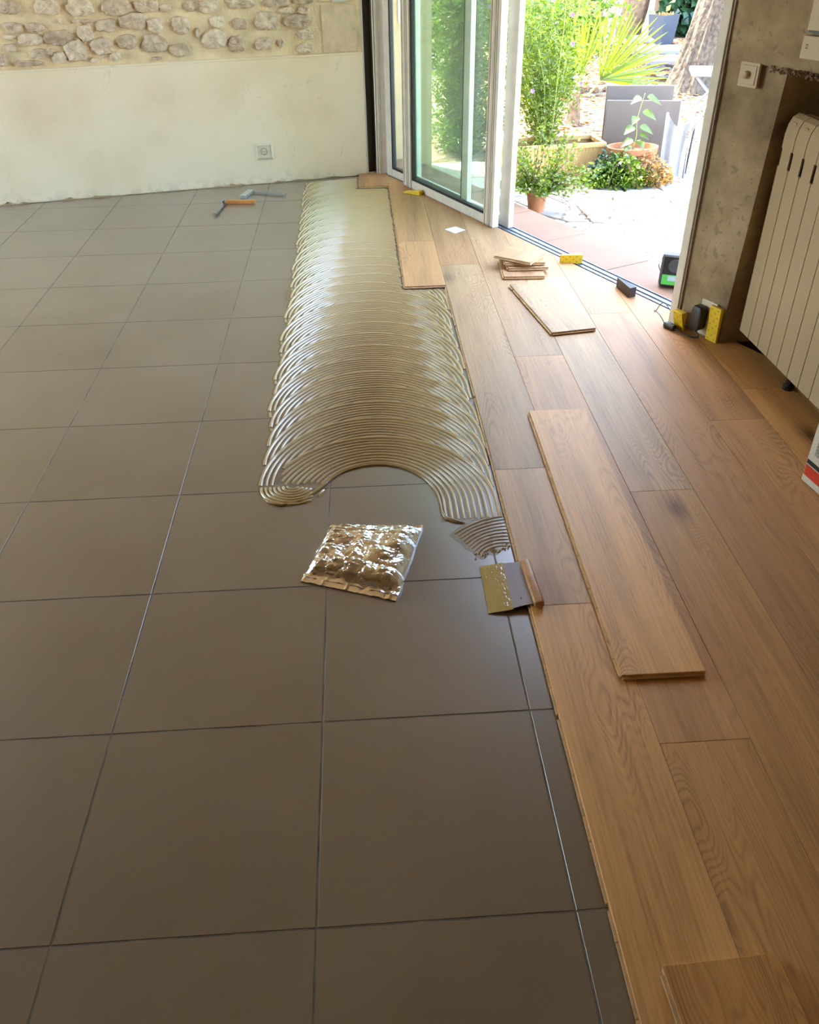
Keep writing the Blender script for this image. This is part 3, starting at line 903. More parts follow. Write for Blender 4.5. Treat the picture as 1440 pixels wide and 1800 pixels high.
for k in range(NL + 1):
    cy, cx = peaks[k] - B_, cxs[k]
    for j in range(NR):
        o_ = WB * (j + 0.3) / NR
        a, b = A_ - o_, B_ - o_
        run = []
        pts = [(cx + a, cy - 0.09 + 0.015 * i) for i in range(6)] if k < NL or True else []
        pts += [(cx + a * math.cos(t), cy + b * math.sin(t)) for t in (math.pi * i / 72 for i in range(0, 73))]
        for (x, y) in pts:
            ok = x < right_edge(y) - 0.004 and not covered(x, y, k)
            if ok and (WN.x * (x - W0.x) + WN.y * (y - W0.y)) < 0.06:
                ok = False
            if ok and y > 4.70 and x > 0.57:
                ok = False
            if ok and k == NL and (x < 0.300 or (x < 0.42 and y < 1.376)):
                ok = False
            if ok:
                run.append((x, y))
            else:
                ridge(run, *((0.0060, 0.0066) if j == 0 else (0.0046, 0.0050))); run = []
        ridge(run, *((0.0060, 0.0066) if j == 0 else (0.0046, 0.0050)))
    # turn-round at the left end of the stroke
    if k < NL:
        hx, hy = hook_c(k)
        for j in range(7):
            r = HK[1] * (1 - (j + 0.3) / 7.6)
            run = []
            for i in range(31):
                t = math.pi + i * (math.pi * 0.92) / 30
                x, y = hx + r * math.cos(t), hy + r * math.sin(t)
                hid = False
                for m_ in range(k + 1, min(k + 4, NL + 1)):
                    if in_outer(x, y, m_) and not in_inner(x, y, m_):
                        if not (m_ == NL and k == NL - 1 and x < 0.40):
                            hid = True
                    if m_ < NL and in_hook(x, y, m_):
                        hid = True
                if hid or (WN.x * (x - W0.x) + WN.y * (y - W0.y)) < 0.06:
                    ridge(run); run = []
                else:
                    run.append((x, y))
            ridge(run)
# last dab at the front: thin curved comb marks
for j in range(10):
    t0 = j / 9
    p0 = Vector((0.802 + 0.060 * t0, 1.092 - 0.105 * t0)); p2 = Vector((0.953, 1.165 - 0.140 * t0)); p1 = Vector((0.87 + 0.02 * t0, 1.155 - 0.115 * t0))
    ridge([tuple((1 - u) ** 2 * p0 + 2 * u * (1 - u) * p1 + u * u * p2) for u in (i / 14 for i in range(15))], w=0.0026, h=0.0026)
# short stray comb marks at the left edge
for j in range(8):
    y = 2.885 + 0.016 * j
    ridge([(0.222 - 0.002 * j * 0.3, y), (0.235, y + 0.004), (0.252, y + 0.010), (0.266, y + 0.018)], w=0.0025, h=0.003)
o = gm.build('ridges', 'glue', glue, smooth=True, fix=False)
o['kind'] = 'stuff'
# thin film between the ridges
fm = MB()
def left_edge(y):
    best = None
    for k in range(NL + 1):
        cy = peaks[k] - B_
        if cy <= y <= peaks[k] and not (k == NL and y < 1.40):
            x = cxs[k] - A_ * math.sqrt(max(0, 1 - ((y - cy) / B_) ** 2)) - 0.006
            best = x if best is None else min(best, x)
        if k < NL:
            hx, hy = hook_c(k)
            if abs(y - hy) < HK[1] + 0.006 and y < hy + 0.05:
                x = hx - math.sqrt(max(0, (HK[1] + 0.006) ** 2 - (y - hy) ** 2))
                best = x if best is None else min(best, x)
    return best
def strip(rows):
    k = len(fm.v)
    for y, a, b in rows:
        fm.v.append(gl((a, y, 0.0006))); fm.v.append(gl((b, y, 0.0006)))
    for i in range(len(rows) - 1):
        fm.f.append((k + 2 * i, k + 2 * i + 1, k + 2 * i + 3, k + 2 * i + 2))
rows = []
y = 1.470
while y < 5.02:
    le, re = left_edge(y), right_edge(y) - 0.0005
    if y > 4.712:
        re = min(re, 0.575)
    # stop at the wall
    wl = (WN.x * W0.x + WN.y * W0.y)
    le2 = max(le, (0.004 + wl - WN.y * y) / WN.x)
    if le2 < re - 0.002:
        rows.append((y, le2, re))
    y += 0.006
strip(rows)
rows = []
y = 1.272
cyl = peaks[NL] - B_
while y < 1.4705:
    le = left_edge(y)
    t = ((y - cyl) / (B_ - WB))
    inner = CX - (A_ - WB) * math.sqrt(max(0, 1 - t * t))
    hx, hy = hook_c(NL - 1)
    rb = hx + math.sqrt(max(0, (HK[1] + 0.006) ** 2 - (y - hy) ** 2))
    if y < 1.33:
        ri = rb + max(0, (y - 1.272)) * 0.9
        ri = min(ri, inner) if y > 1.30 else ri
    else:
        ri = inner
    if le is not None:
        rows.append((y, min(le, ri - 0.002), ri))
    y += 0.004
strip(rows)
rows = []
y = 1.150
while y < 1.4705:
    t = ((max(y, cyl) - cyl) / (B_ - WB))
    inner = CX + (A_ - WB) * math.sqrt(max(0, 1 - t * t))
    rows.append((y, inner - 0.004, 0.9553)); y += 0.005
strip(rows)
dab = [(0.787, 1.088), (0.800, 1.064), (0.815, 1.046), (0.823, 1.022), (0.842, 1.006), (0.850, 0.985), (0.866, 0.972), (0.884, 0.990), (0.905, 0.988), (0.925, 1.008), (0.9545, 1.022), (0.9545, 1.160), (0.90, 1.165), (0.845, 1.148), (0.815, 1.120)]
k = len(fm.v); fm.v += [gl((x, y, 0.0007)) for x, y in dab]; fm.f.append(tuple(range(k, k + len(dab))))
fm.build('film', 'film', glue, fix=False)
# thick bead pushed to the edge of the last stroke
bm_ = MB()
cur = [(CX + (A_ - WB) * math.cos(t), cyl + (B_ - WB) * math.sin(t), 0.002) for t in (math.pi * i / 60 for i in range(0, 50))]
cur = [(0.838, 1.138, 0.0025), (0.812, 1.150, 0.0025), (0.785, 1.170, 0.0025), (0.777, 1.200, 0.002), (0.777, 1.235, 0.002)] + cur
cur = [q for q in cur if q[0] > 0.405] + [(0.385, 1.304, 0.002), (0.352, 1.283, 0.002), (0.310, 1.270, 0.002), (0.275, 1.284, 0.0015), (0.250, 1.312, 0.001)]
rad = [0.0045 + 0.002 * mnoise.noise(Vector((i * 0.4, 0, 0))) for i in range(len(cur))]
rad[0] = rad[-1] = 0.001
bm_.tube([gl(q) for q in cur], rad, 8)
bm_.build('edge_bead', 'bead', glue, smooth=True)
# crumbly lower rim of the dab
dm = MB(); random.seed(3)
for i in range(46):
    u = random.random()
    x = 0.845 + 0.10 * u; y = 0.985 + 0.035 * u + random.uniform(-0.012, 0.02); r = random.uniform(0.0015, 0.004)
    dm.lathe([(0.0001, r * 0.9), (r * 0.7, r * 0.6), (r, 0)], 6, gl((x, y, 0.0005)))
o = dm.build('crumbs', 'smear', glue, smooth=True); o['kind'] = 'stuff'

# ================================================================== LOOSE PLANKS
def board(name, label, cx, cy, z0, w, l, rot, col, group=None, notch=False, rx=0.0, ry=0.0, edge_tongue=True):
    root = empty(name, (cx, cy, z0), rot)
    root.rotation_euler = (rx, ry, rot)
    tag(root, label, 'plank', group)
    m = MB(); m.box(-w / 2, w / 2, -l / 2, l / 2, 0.0095, PT)
    o = m.build('wear_layer', 'oak', root, bevel=0.0006, seg=1); o.color = tint(*col)
    m = MB(); m.box(-w / 2 + 0.0005, w / 2 - 0.0005, -l / 2 + 0.001, l / 2 - 0.001, 0.0003, 0.0095)
    m.build('core', 'core', root)
    m = MB(); m.box(-w / 2 + 0.002, w / 2 - 0.006, -l / 2 - 0.006, -l / 2 + 0.002, 0.0032, 0.0075)
    m.build('end_tongue', 'core', root)
    if edge_tongue:
        add_tongue(root, -w / 2, -l / 2 + 0.002, l / 2 - 0.002, z=0.0035)
    return root
random.seed(15)
EP = 0.0003
board('floor_plank', 'long loose oak plank lying on the laid floor beside the trowel', 1.2155, 1.118, PT + EP, 0.190, 1.215, R_(-0.4), (1.16, 1.13, 1.08))
board('floor_plank', 'loose short oak plank in front of the small stack of offcuts', 1.382, 2.648, PT + EP, 0.188, 0.555, R_(8.8), (0.64, 0.68, 0.80))  # tint darkened as well, against the bright light by the door
board('floor_plank', 'oak plank end at the near end of the laid floor, lying loose on it', 1.122, -0.42, PT + EP, 0.192, 0.62, R_(2.4), (0.82, 0.72, 0.62))
board('plank_offcut', 'bottom offcut of the small stack of oak boards', 1.337, 3.128, PT + EP, 0.192, 0.255, R_(-3), (0.62, 0.60, 0.64), 'stacked oak offcuts')
board('plank_offcut', 'second offcut from the bottom of the small board stack', 1.363, 3.165, PT * 2 + 2 * EP, 0.190, 0.185, R_(-1.5), (0.58, 0.58, 0.62), 'stacked oak offcuts')
board('plank_offcut', 'third offcut from the bottom, just under the twisted top one', 1.354, 3.195, PT * 3 + 3 * EP, 0.190, 0.185, R_(-3), (0.62, 0.60, 0.62), 'stacked oak offcuts')
board('plank_offcut', 'top offcut of the small board stack, lying twisted', 1.338, 3.184, PT * 4 + 4 * EP, 0.192, 0.165, R_(-37), (0.62, 0.60, 0.64), 'stacked oak offcuts')

# ================================================================== FOIL PACK
foil = empty('foil_pouch', (0.552, 1.0, 0))
tag(foil, 'crumpled silver foil pouch lying on the grey tiles', 'pouch')
fmb = MB()
C4 = [Vector((0.455, 1.150)), Vector((0.716, 1.130)), Vector((0.632, 0.838)), Vector((0.388, 0.935))]
NU, NVV = 74, 74
def foil_pt(u, v, side):
    x = (C4[0] * (1 - u) + C4[1] * u) * v + (C4[3] * (1 - u) + C4[2] * u) * (1 - v)
    eu = min(u, 1 - u); ev = min(v, 1 - v)
    pu = min(1.0, eu / 0.16); pv = min(1.0, max(0, ev - 0.03) / 0.20)
    h = (1 - (1 - pu) ** 2.0) * (1 - (1 - pv) ** 2.0)
    if side:
        def tri(f, ph, a, b):
            t = (u * a + v * b) * f + ph
            return abs((t % 1.0) - 0.5) * 2
        cr = 0.0
        for f, ph, a, b, am in CREASES:
            wob = 0.18 * mnoise.noise(Vector((u * 3, v * 3, ph)))
            t = ((u * a + v * b) * f + ph + wob)
            cr += am * (abs((t % 1.0) - 0.5) * 2 - 0.5)
        vor = mnoise.voronoi(Vector((u * 2.3 + 0.15 * v, v * 4.6, 0.7)))[0]
        cr += 0.0105 * (min(1, (vor[1] - vor[0]) * 2.2) - 0.5)
        vor2 = mnoise.voronoi(Vector((u * 6.5, v * 12, 4.7)))[0]
        cr += 0.0034 * (min(1, (vor2[1] - vor2[0]) * 2.0) - 0.5)
        vor3 = mnoise.voronoi(Vector((u * 19, v * 23, 8.1)))[0]
        cr += 0.0016 * (min(1, (vor3[1] - vor3[0]) * 2.0) - 0.5)
        big = 0.006 * mnoise.noise(Vector((u * 2.4, v * 2.6, 9)))
        z = 0.008 + 0.036 * h + (cr + big) * (0.35 + 0.65 * h)
        if ev < 0.05:
            z = 0.008 + 0.004 * mnoise.noise(Vector((u * 14, v * 6, 2))) + abs(cr) * 0.4
        z = max(z, 0.004)
    else:
        z = 0.0012
    j = 0.006 * mnoise.noise(Vector((u * 5, v * 5, 31))) if (eu < 0.02 or ev < 0.02) else 0
    return (x.x - 0.552 + j, x.y - 1.0 + j, z)
random.seed(9)
CREASES = [(random.uniform(2.0, 5.5), random.random(), math.cos(a), math.sin(a), random.uniform(0.0016, 0.0042)) for a in [random.uniform(0, math.pi) for _ in range(7)]]
for side in (1, 0):
    k = len(fmb.v)
    for i in range(NU + 1):
        for j in range(NVV + 1):
            fmb.v.append(foil_pt(i / NU, j / NVV, side))
    for i in range(NU):
        for j in range(NVV):
            a = k + i * (NVV + 1) + j
            f = (a, a + NVV + 1, a + NVV + 2, a + 1)
            fmb.f.append(f if side else f[::-1])
# side skirt
W_ = (NU + 1) * (NVV + 1)
per = [i * (NVV + 1) for i in range(NU + 1)] + [NU * (NVV + 1) + j for j in range(1, NVV + 1)] + [i * (NVV + 1) + NVV for i in range(NU - 1, -1, -1)] + [j for j in range(NVV - 1, 0, -1)]
for i in range(len(per)):
    a, b = per[i], per[(i + 1) % len(per)]
    fmb.f.append((a, b, b + W_, a + W_))
fmb.build('pouch_body', 'foil', foil, smooth=False)
# sealed strip along the near edge
sm = MB()
p0, p1 = C4[3], C4[2]
tdir = (p1 - p0).normalized(); nd = Vector((tdir.y, -tdir.x))
if nd.y > 0: nd = -nd
ns = 40
for i in range(ns + 1):
    q = p0 + (p1 - p0) * (i / ns)
    w = 0.016 + 0.004 * mnoise.noise(Vector((i * 0.3, 1, 0)))
    z = 0.006 + 0.004 * mnoise.noise(Vector((i * 0.5, 5, 0)))
    for f, zz in ((-0.25, z + 0.002), (1.0, max(0.003, z - 0.002)), (1.0, 0.0008 + max(0, z - 0.005)), (-0.25, 0.001)):
        sm.v.append((q.x + nd.x * w * f - 0.552, q.y + nd.y * w * f - 1.0, zz))
for i in range(ns):
    for j in range(4):
        a, b = i * 4 + j, i * 4 + (j + 1) % 4
        sm.f.append((a, b, b + 4, a + 4))
sm.f += [(0, 1, 2, 3), tuple(len(sm.v) - 4 + j for j in range(4))]
sm.build('seal_strip', 'foil', foil)

# ================================================================== NOTCHED TROWEL
tr = empty('notched_trowel', (0.905, 0.85, 0))
tag(tr, 'notched steel trowel with wooden grip, its toothed edge caked with adhesive', 'trowel')
bx0, bx1, by0, by1 = 0.853, 0.968, 0.760, 0.944
def bz(x):
    return 0.0012 + (x - bx0) / (bx1 - bx0) * 0.017
m = MB()
nt_ = 9
edge = []
for i in range(nt_):
    ya = by0 + (by1 - by0) * i / nt_; yb = by0 + (by1 - by0) * (i + 1) / nt_
    q = (yb - ya)
    edge += [(bx0, ya), (bx0, ya + q * 0.72), (bx0 + 0.005, ya + q * 0.72), (bx0 + 0.005, yb)]
for i in range(0, len(edge), 1):
    pass
top, bot = [], []
pol = edge + [(bx1, by1 - 0.008), (bx1, by0 + 0.012)]
n_ = len(pol)
m.v = [(x - 0.905, y - 0.85, bz(x) + 0.001) for x, y in pol] + [(x - 0.905, y - 0.85, bz(x)) for x, y in pol]
m.f = [tuple(range(n_)), tuple(range(n_, 2 * n_))[::-1]] + [(i, (i + 1) % n_, n_ + (i + 1) % n_, n_ + i) for i in range(n_)]
blade = m.build('blade', 'steel', tr)
# adhesive caked on the toothed half
m = MB(); gx, gy = 34, 54
for i in range(gx + 1):
    for j in range(gy + 1):
        u, v = i / gx, j / gy
        far = 0.062 + 0.006 * mnoise.noise(Vector((v * 5, 0, 1)))
        x = bx0 + 0.0005 + u * far; y = by0 + 0.001 + v * (by1 - by0 - 0.002)
        ed = min(u * 8, 1, (1 - u) * 5, v * 12, (1 - v) * 12)
        z = bz(x) + 0.0011 + max(0, 0.0012 + 0.0010 * mnoise.noise(Vector((u * 16, v * 40, 2))) + 0.0026 * max(0, mnoise.noise(Vector((u * 26 + 3 * v, v * 34, 6)))) * (u + 0.3)) * max(0, ed)
        m.v.append((x - 0.905, y - 0.85, z))
for i in range(gx):
    for j in range(gy):
        a = i * (gy + 1) + j
        m.f.append((a, a + gy + 1, a + gy + 2, a + 1))
m.build('caked_adhesive', 'smear', blade, smooth=True, fix=False)
m = MB(); m.lathe([(0.0001, 0.0012), (0.0035, 0.0012), (0.0035, 0.0008)], 14, (0.940 - 0.905, 0.797 - 0.85, bz(0.940)))
m.build('hanging_hole', 'ink', blade)
m = MB()
m.box(-0.013, 0.013, -0.0875, 0.0875, -0.010, 0.010)
m.build('grip', 'handle', tr, (0.974 - 0.905, 0.842 - 0.85, 0.0255), (0, R_(-8), R_(2.5)), bevel=0.0065, seg=3, smooth=True)

# ================================================================== TOOLS BY THE WALL
bv = empty('angle_gauge', (-0.15, 4.44, 0))
tag(bv, 'angle gauge with orange wooden handle and short steel blade on the tiles', 'angle gauge')
bl = lambda x, y: (x + 0.15, y - 4.44)
m = MB(); m.box(-0.095, 0.095, -0.012, 0.012, 0.0, 0.021)
ax, ay = bl(-0.146, 4.470)
hd = m.build('handle', 'handle2', bv, (ax, ay, 0.0005), (0, 0, R_(-5)), bevel=0.003)
m = MB(); m.box(-0.104, -0.088, -0.0125, 0.0125, 0.0, 0.0215); m.build('ferrule', 'steel', bv, (ax, ay, 0.0005), (0, 0, R_(-5)), bevel=0.002)
m = MB(); m.lathe([(0.0001, 0.0285), (0.006, 0.0285), (0.008, 0.025), (0.008, 0.021)], 14, (-0.092, 0.0, 0)); m.build('pivot_screw', 'steel', bv, (ax, ay, 0.0005), (0, 0, R_(-5)), smooth=True)
p_a, p_b = Vector(bl(-0.238, 4.475)), Vector(bl(-0.263, 4.222))
ln = (p_b - p_a).length
m = MB(); m.box(-0.013, 0.013, -ln / 2, ln / 2, 0, 0.002)
mid = (p_a + p_b) / 2; an = math.atan2(p_b.y - p_a.y, p_b.x - p_a.x) + math.pi / 2
m.build('blade', 'steel', bv, (mid.x, mid.y, 0.009), (R_(-1.5), 0, an))
sq = empty('try_square', (0.0, 4.64, 0))
tag(sq, 'silver metal try square lying near the plastered wall', 'try square')
m = MB(); m.box(-0.02, 0.02, -0.07, 0.07, 0, 0.020); m.build('stock', 'silver', sq, (-0.118, 4.638 - 4.64, 0.0005), (0, 0, R_(-16)), bevel=0.002)
p_a, p_b = Vector((-0.105, 4.700 - 4.64)), Vector((0.122, 4.602 - 4.64))
ln = (p_b - p_a).length; mid = (p_a + p_b) / 2; an = math.atan2(p_b.y - p_a.y, p_b.x - p_a.x)
m = MB(); m.box(-ln / 2, ln / 2, -0.018, 0.018, 0, 0.002); m.build('blade', 'steel', sq, (mid.x, mid.y, 0.011), (0, 0, an))

# ================================================================== WALL SOCKETS AND CONTROLS
def wall_matrix(s, z, off=0.0):
    M = Matrix.Identity(4)
    M.col[0][:3] = WD; M.col[1][:3] = Vector((0, 0, 1)); M.col[2][:3] = WN
    M.translation = wp(s, off, z)
    return M
so = empty('wall_socket'); so.matrix_world = wall_matrix(1.631, 0.196)
tag(so, 'square ivory power socket set in the plaster dado', 'socket')
m = MB()
w, h, e = 0.056, 0.050, 0.040
def frame(m, w, h, e, eh, z0, z1):
    o1 = [(-w, -h), (w, -h), (w, h), (-w, h)]; i1 = [(-e, -eh), (e, -eh), (e, eh), (-e, eh)]
    k = len(m.v)
    for p4, z in ((o1, z0), (o1, z1 * 0.4), (i1, z1), (i1, z0)):
        m.v += [(x, y, z) for x, y in p4]
    for r in range(3):
        for j in range(4):
            j2 = (j + 1) % 4
            m.f.append((k + r * 4 + j, k + r * 4 + j2, k + r * 4 + 4 + j2, k + r * 4 + 4 + j))
frame(m, w, h, 0.043, 0.037, 0.0, 0.011); m.build('frame', 'ivory', so)
m = MB(); m.box(-0.0425, 0.0425, -0.0365, 0.0365, 0.0, 0.006); ins = m.build('insert', 'ivory', so)
m = MB(); m.lathe([(0.0215, 0.006), (0.0215, 0.0085), (0.019, 0.0085), (0.018, 0.0064), (0.0001, 0.0062)], 24, (-0.002, 0.0, 0)); m.build('cup', 'alu_dim', ins, smooth=False)
m = MB(); m.lathe([(0.017, 0.0066), (0.0001, 0.0068)], 20, (-0.002, 0, 0)); m.build('cup_floor', 'ivory', ins)
for x, y in ((-0.010, 0.001), (0.006, 0.001), (-0.002, -0.009)):
    m = MB(); m.lathe([(0.0028, 0.0062), (0.0028, 0.0078), (0.0001, 0.0078)], 10, (x, y, 0)); m.build('pin_hole', 'ink', ins)
sp = empty('switch_plate'); sp.matrix_world = wall_matrix(2.165, 1.035, -0.009)
tag(sp, 'pale switch plate high on the cut stone block', 'switch')
m = MB(); m.box(-0.042, 0.042, -0.046, 0.046, 0, 0.009); m.build('plate', 'white', sp, bevel=0.002)
m = MB(); m.box(-0.028, 0.028, -0.030, 0.030, 0.008, 0.012); m.build('rocker', 'white', sp, bevel=0.0015)

def pil_matrix(d, z, n=2.7195):
    M = Matrix.Identity(4)
    M.col[0][:3] = DV; M.col[1][:3] = Vector((0, 0, 1)); M.col[2][:3] = -NV
    M.translation = dn(d, n, z)
    return M
di = empty('dimmer_switch'); di.matrix_world = pil_matrix(-1.300, 0.951, 2.7168)
tag(di, 'square pale dimmer switch with round knob on the stained pillar', 'dimmer switch')
m = MB(); m.box(-0.042, 0.042, -0.038, 0.038, -0.004, 0.006); m.build('plate', 'agedplastic', di, bevel=0.002)
m = MB(); m.box(-0.032, 0.032, -0.029, 0.029, 0.005, 0.0085); m.build('centre_plate', 'agedplastic', di, bevel=0.0015)
m = MB(); m.lathe([(0.012, 0.008), (0.0115, 0.020), (0.010, 0.022), (0.0001, 0.022)], 20, (-0.004, 0, 0)); m.build('knob', 'agedplastic', di, smooth=True)
th = empty('thermostat'); th.matrix_world = pil_matrix(-1.045, 1.055, 2.7155)
tag(th, 'pale wall control box with a small dark symbol above the radiator', 'thermostat')
m = MB(); m.box(-0.055, 0.10, -0.033, 0.031, 0, 0.020); cov = m.build('cover', 'agedplastic', th, bevel=0.002)
m = MB(); frame(m, 0.0042, 0.0062, 0.0026, 0.0042, 0.0, 0.0006); m.build('symbol', 'ink', cov, (-0.035, 0.002, 0.0199))
t2 = empty('wall_cover'); t2.matrix_world = pil_matrix(-1.04, 1.155, 2.7155)
tag(t2, 'blank pale cover box mounted above the wall control', 'cover box')
m = MB(); m.box(-0.055, 0.10, -0.055, 0.055, 0, 0.018); m.build('cover', 'agedplastic', t2, bevel=0.002)
m = MB(); m.box(-0.055, 0.10, -0.062, -0.055, 0, 0.010); m.build('lower_lip', 'darkgrey', t2)

# socket plate at the foot of the pillar, adapter and cable
fp = empty('floor_socket'); fp.matrix_world = pil_matrix(-1.272, 0.092, 2.7225)
tag(fp, 'pale double socket plate at the foot of the pillar', 'socket')
m = MB(); m.box(-0.040, 0.040, -0.072, 0.068, -0.006, 0.005); m.build('plate', 'ivory', fp, bevel=0.002)
m = MB(); m.box(-0.033, 0.033, 0.010, 0.062, 0.004, 0.0065); m.build('outlet_insert', 'ivory', fp, bevel=0.001)
ad = empty('power_adapter'); ad.matrix_world = pil_matrix(-1.293, 0.094, 2.7125)
tag(ad, 'black plug-in power adapter in the pillar socket', 'adapter')
m = MB()
prof = [(-0.026, -0.040), (-0.018, -0.050), (0.018, -0.050), (0.027, -0.038), (0.029, 0.028), (0.020, 0.047), (-0.018, 0.047), (-0.027, 0.030)]
m.prism(prof, -0.003, 0.038); m.build('housing', 'blackp', ad, bevel=0.006, seg=3, smooth=True)
m = MB(); m.tube([(0.002, -0.046, 0.018), (0.002, -0.062, 0.018)], [0.006, 0.0045], 10); m.build('strain_relief', 'blackp', ad)
cb = empty('inline_switch', (1.822, 2.384, PT)); cb.rotation_euler = (0, 0, R_(-63))
tag(cb, 'black inline cord switch and cable on the floor by the jamb', 'cable switch')
m = MB(); m.box(-0.030, 0.030, -0.012, 0.012, 0.0006, 0.023); cbh = m.build('housing', 'blackp', cb, bevel=0.007, seg=3, smooth=True)
m = MB(); m.box(-0.010, 0.010, -0.006, 0.006, 0.022, 0.0255); m.build('rocker', 'darkgrey', cb, bevel=0.001)
inv = cb.matrix_basis.inverted()
from mathutils import Euler
Mcb = Matrix.Translation(cb.location) @ Euler((0, 0, R_(-63))).to_matrix().to_4x4()
inv = Mcb.inverted()
def spline(pts, n=10):
    pts = [Vector(q) for q in pts]; out = []
    for i in range(len(pts) - 1):
        p0, p1, p2, p3 = pts[max(i - 1, 0)], pts[i], pts[i + 1], pts[min(i + 2, len(pts) - 1)]
        for j in range(n):
            t = j / n
            out.append(0.5 * ((2 * p1) + (-p0 + p2) * t + (2 * p0 - 5 * p1 + 4 * p2 - p3) * t * t + (-p0 + 3 * p1 - 3 * p2 + p3) * t ** 3))
    out.append(pts[-1]); return out
a_end = pil_matrix(-1.293, 0.094, 2.7125) @ Vector((0.002, -0.060, 0.018))
c1 = spline([(1.834, 2.356, PT + 0.010), (1.862, 2.318, PT + 0.004), (1.888, 2.285, PT + 0.003), (1.905, 2.283, PT + 0.006), a_end])
m = MB(); m.tube([inv @ q for q in c1], 0.0028, 8); m.build('cable', 'blackp', cb, smooth=True)
c2 = spline([(1.808, 2.412, PT + 0.012), (1.795, 2.44, PT + 0.035), (1.785, 2.485, PT + 0.040), (1.800, 2.515, PT + 0.020), (1.822, 2.530, PT + 0.045), (1.842, 2.532, PT + 0.050), (1.875, 2.545, PT + 0.010)])
m = MB(); m.tube([inv @ q for q in c2], 0.0018, 8); m.build('cable', 'blackp', cb, smooth=True)

# ================================================================== SPACER WEDGES
def wedge(label, M, L_, W_, H0, H1, mat='yellow', pit='yellow_d', face='top', group='plastic fitting wedges'):
    root = empty('fitting_wedge'); root.matrix_world = M
    tag(root, label, 'wedge', group)
    m = MB()
    m.add([(-L_ / 2, -W_ / 2, 0), (L_ / 2, -W_ / 2, 0), (L_ / 2, W_ / 2, 0), (-L_ / 2, W_ / 2, 0),
           (-L_ / 2, -W_ / 2, H0), (L_ / 2, -W_ / 2, H1), (L_ / 2, W_ / 2, H1), (-L_ / 2, W_ / 2, H0)],
          [(3, 2, 1, 0), (4, 5, 6, 7), (0, 1, 5, 4), (1, 2, 6, 5), (2, 3, 7, 6), (3, 0, 4, 7)])
    b = m.build('wedge_body', mat, root, bevel=0.0012, seg=2)
    m = MB(); sl = (H1 - H0) / L_
    nx_ = max(3, int(L_ / 0.0155))
    for i in range(nx_):
        for j in range(3):
            if (i + j) % 2: continue
            x = -L_ / 2 + L_ * (i + 0.7) / (nx_ + 0.4); y = (j - 1) * W_ * 0.29
            zt = H0 + sl * (x + L_ / 2) + 0.0002
            r = 0.0036
            k = len(m.v)
            m.v.append((x, y, zt - 0.0001 + 0.0002))
            for q in range(8):
                a = math.pi * 2 * q / 8
                m.v.append((x + r * math.cos(a), y + r * math.sin(a), zt + sl * r * math.cos(a) + 0.0002))
            for q in range(8):
                m.f.append((k, k + 1 + q, k + 1 + (q + 1) % 8))
    m.build('dimples', pit, b)
    return root
def M_axes(o_, x, y):
    x = Vector(x).normalized(); z = x.cross(Vector(y)).normalized(); y = z.cross(x)
    M = Matrix.Identity(4); M.col[0][:3] = x; M.col[1][:3] = y; M.col[2][:3] = z; M.translation = o_
    return M
UP = Vector((0, 0, 1))
# thin one under the stile of the inner door, pointing left
wedge('yellow plastic wedge pushed under the inner glass door', M_axes((0.905, 4.520, PT + EP), (0.105, -0.085, 0), (0.085, 0.105, 0)), 0.125, 0.045, 0.004, 0.026)
# standing wedges leaning on the pillar foot (thickness along -NV)
wedge('yellow plastic wedge standing upright against the jamb', M_axes(dn(-1.376, 2.690, PT + 0.040), (0, 0, 1), -DV), 0.078, 0.052, 0.006, 0.030, group='plastic fitting wedges')
wedge('tall yellow plastic wedge standing beside the black adapter', M_axes(dn(-1.222, 2.716, PT + 0.072), (0, 0, -1), DV), 0.140, 0.056, 0.016, 0.010, group='plastic fitting wedges')
# on the door track
wedge('yellow plastic wedge standing on edge on the aluminium track', M_axes((1.592, 3.222, 0.031), (1, 0.14, 0.0), (0, 0, 1)), 0.105, 0.042, 0.012, 0.034)
dk = wedge('dark plastic wedge standing on edge on the track', M_axes((1.757, 2.802, 0.036), (0.36, -0.93, 0), (0, 0, 1)), 0.135, 0.046, 0.006, 0.036, mat='darkbrown', pit='ink')
wd_ = None
# white card on the floor
cd = empty('paper_card', (1.0865, 3.772, PT)); tag(cd, 'small white paper square lying on the oak floor', 'card')
m = MB(); pts = [(1.031, 3.787), (1.095, 3.832), (1.141, 3.765), (1.079, 3.712)]
m.prism([(x - 1.0865, y - 3.772) for x, y in pts], 0.0004, 0.0016); m.build('sheet', 'card', cd)

# ================================================================== RADIATOR
rad_ = empty('radiator', (2.033, 1.70, 0)); rad_.rotation_euler = (0, 0, R_(1.2))
tag(rad_, 'cream enamelled column radiator on the right wall', 'radiator')
SW = 0.0815
sm_ = MB()
prof = [(0.0, 0.085), (0.0, 0.79), (0.006, 0.822), (0.016, 0.842), (0.032, 0.852), (0.036, 0.846), (0.022, 0.834), (0.012, 0.815), (0.006, 0.79), (0.006, 0.085)]
def plate(m, y0, y1, z_lo, z_hi):
    pf = [(x, min(max(z, z_lo), z_hi)) for x, z in prof]
zsl = [(0.085, 0.688, 0.0388), (0.688, 0.745, 0.0315), (0.745, 0.79, 0.0388)]
for a, b, hw in zsl:
    sm_.box(0.0, 0.006, -hw, hw, a, b)
arc = [(0.0, 0.79), (0.005, 0.820), (0.015, 0.842), (0.034, 0.853)]
arc_in = [(0.006, 0.79), (0.011, 0.816), (0.019, 0.835), (0.036, 0.846)]
hw = 0.0388
k = len(sm_.v)
for (x, z), (xi, zi) in zip(arc, arc_in):
    sm_.v += [(x, -hw, z), (x, hw, z), (xi, hw, zi), (xi, -hw, zi)]
for i in range(3):
    for j in range(4):
        sm_.f.append((k + i * 4 + j, k + i * 4 + (j + 1) % 4, k + i * 4 + 4 + (j + 1) % 4, k + i * 4 + 4 + j))
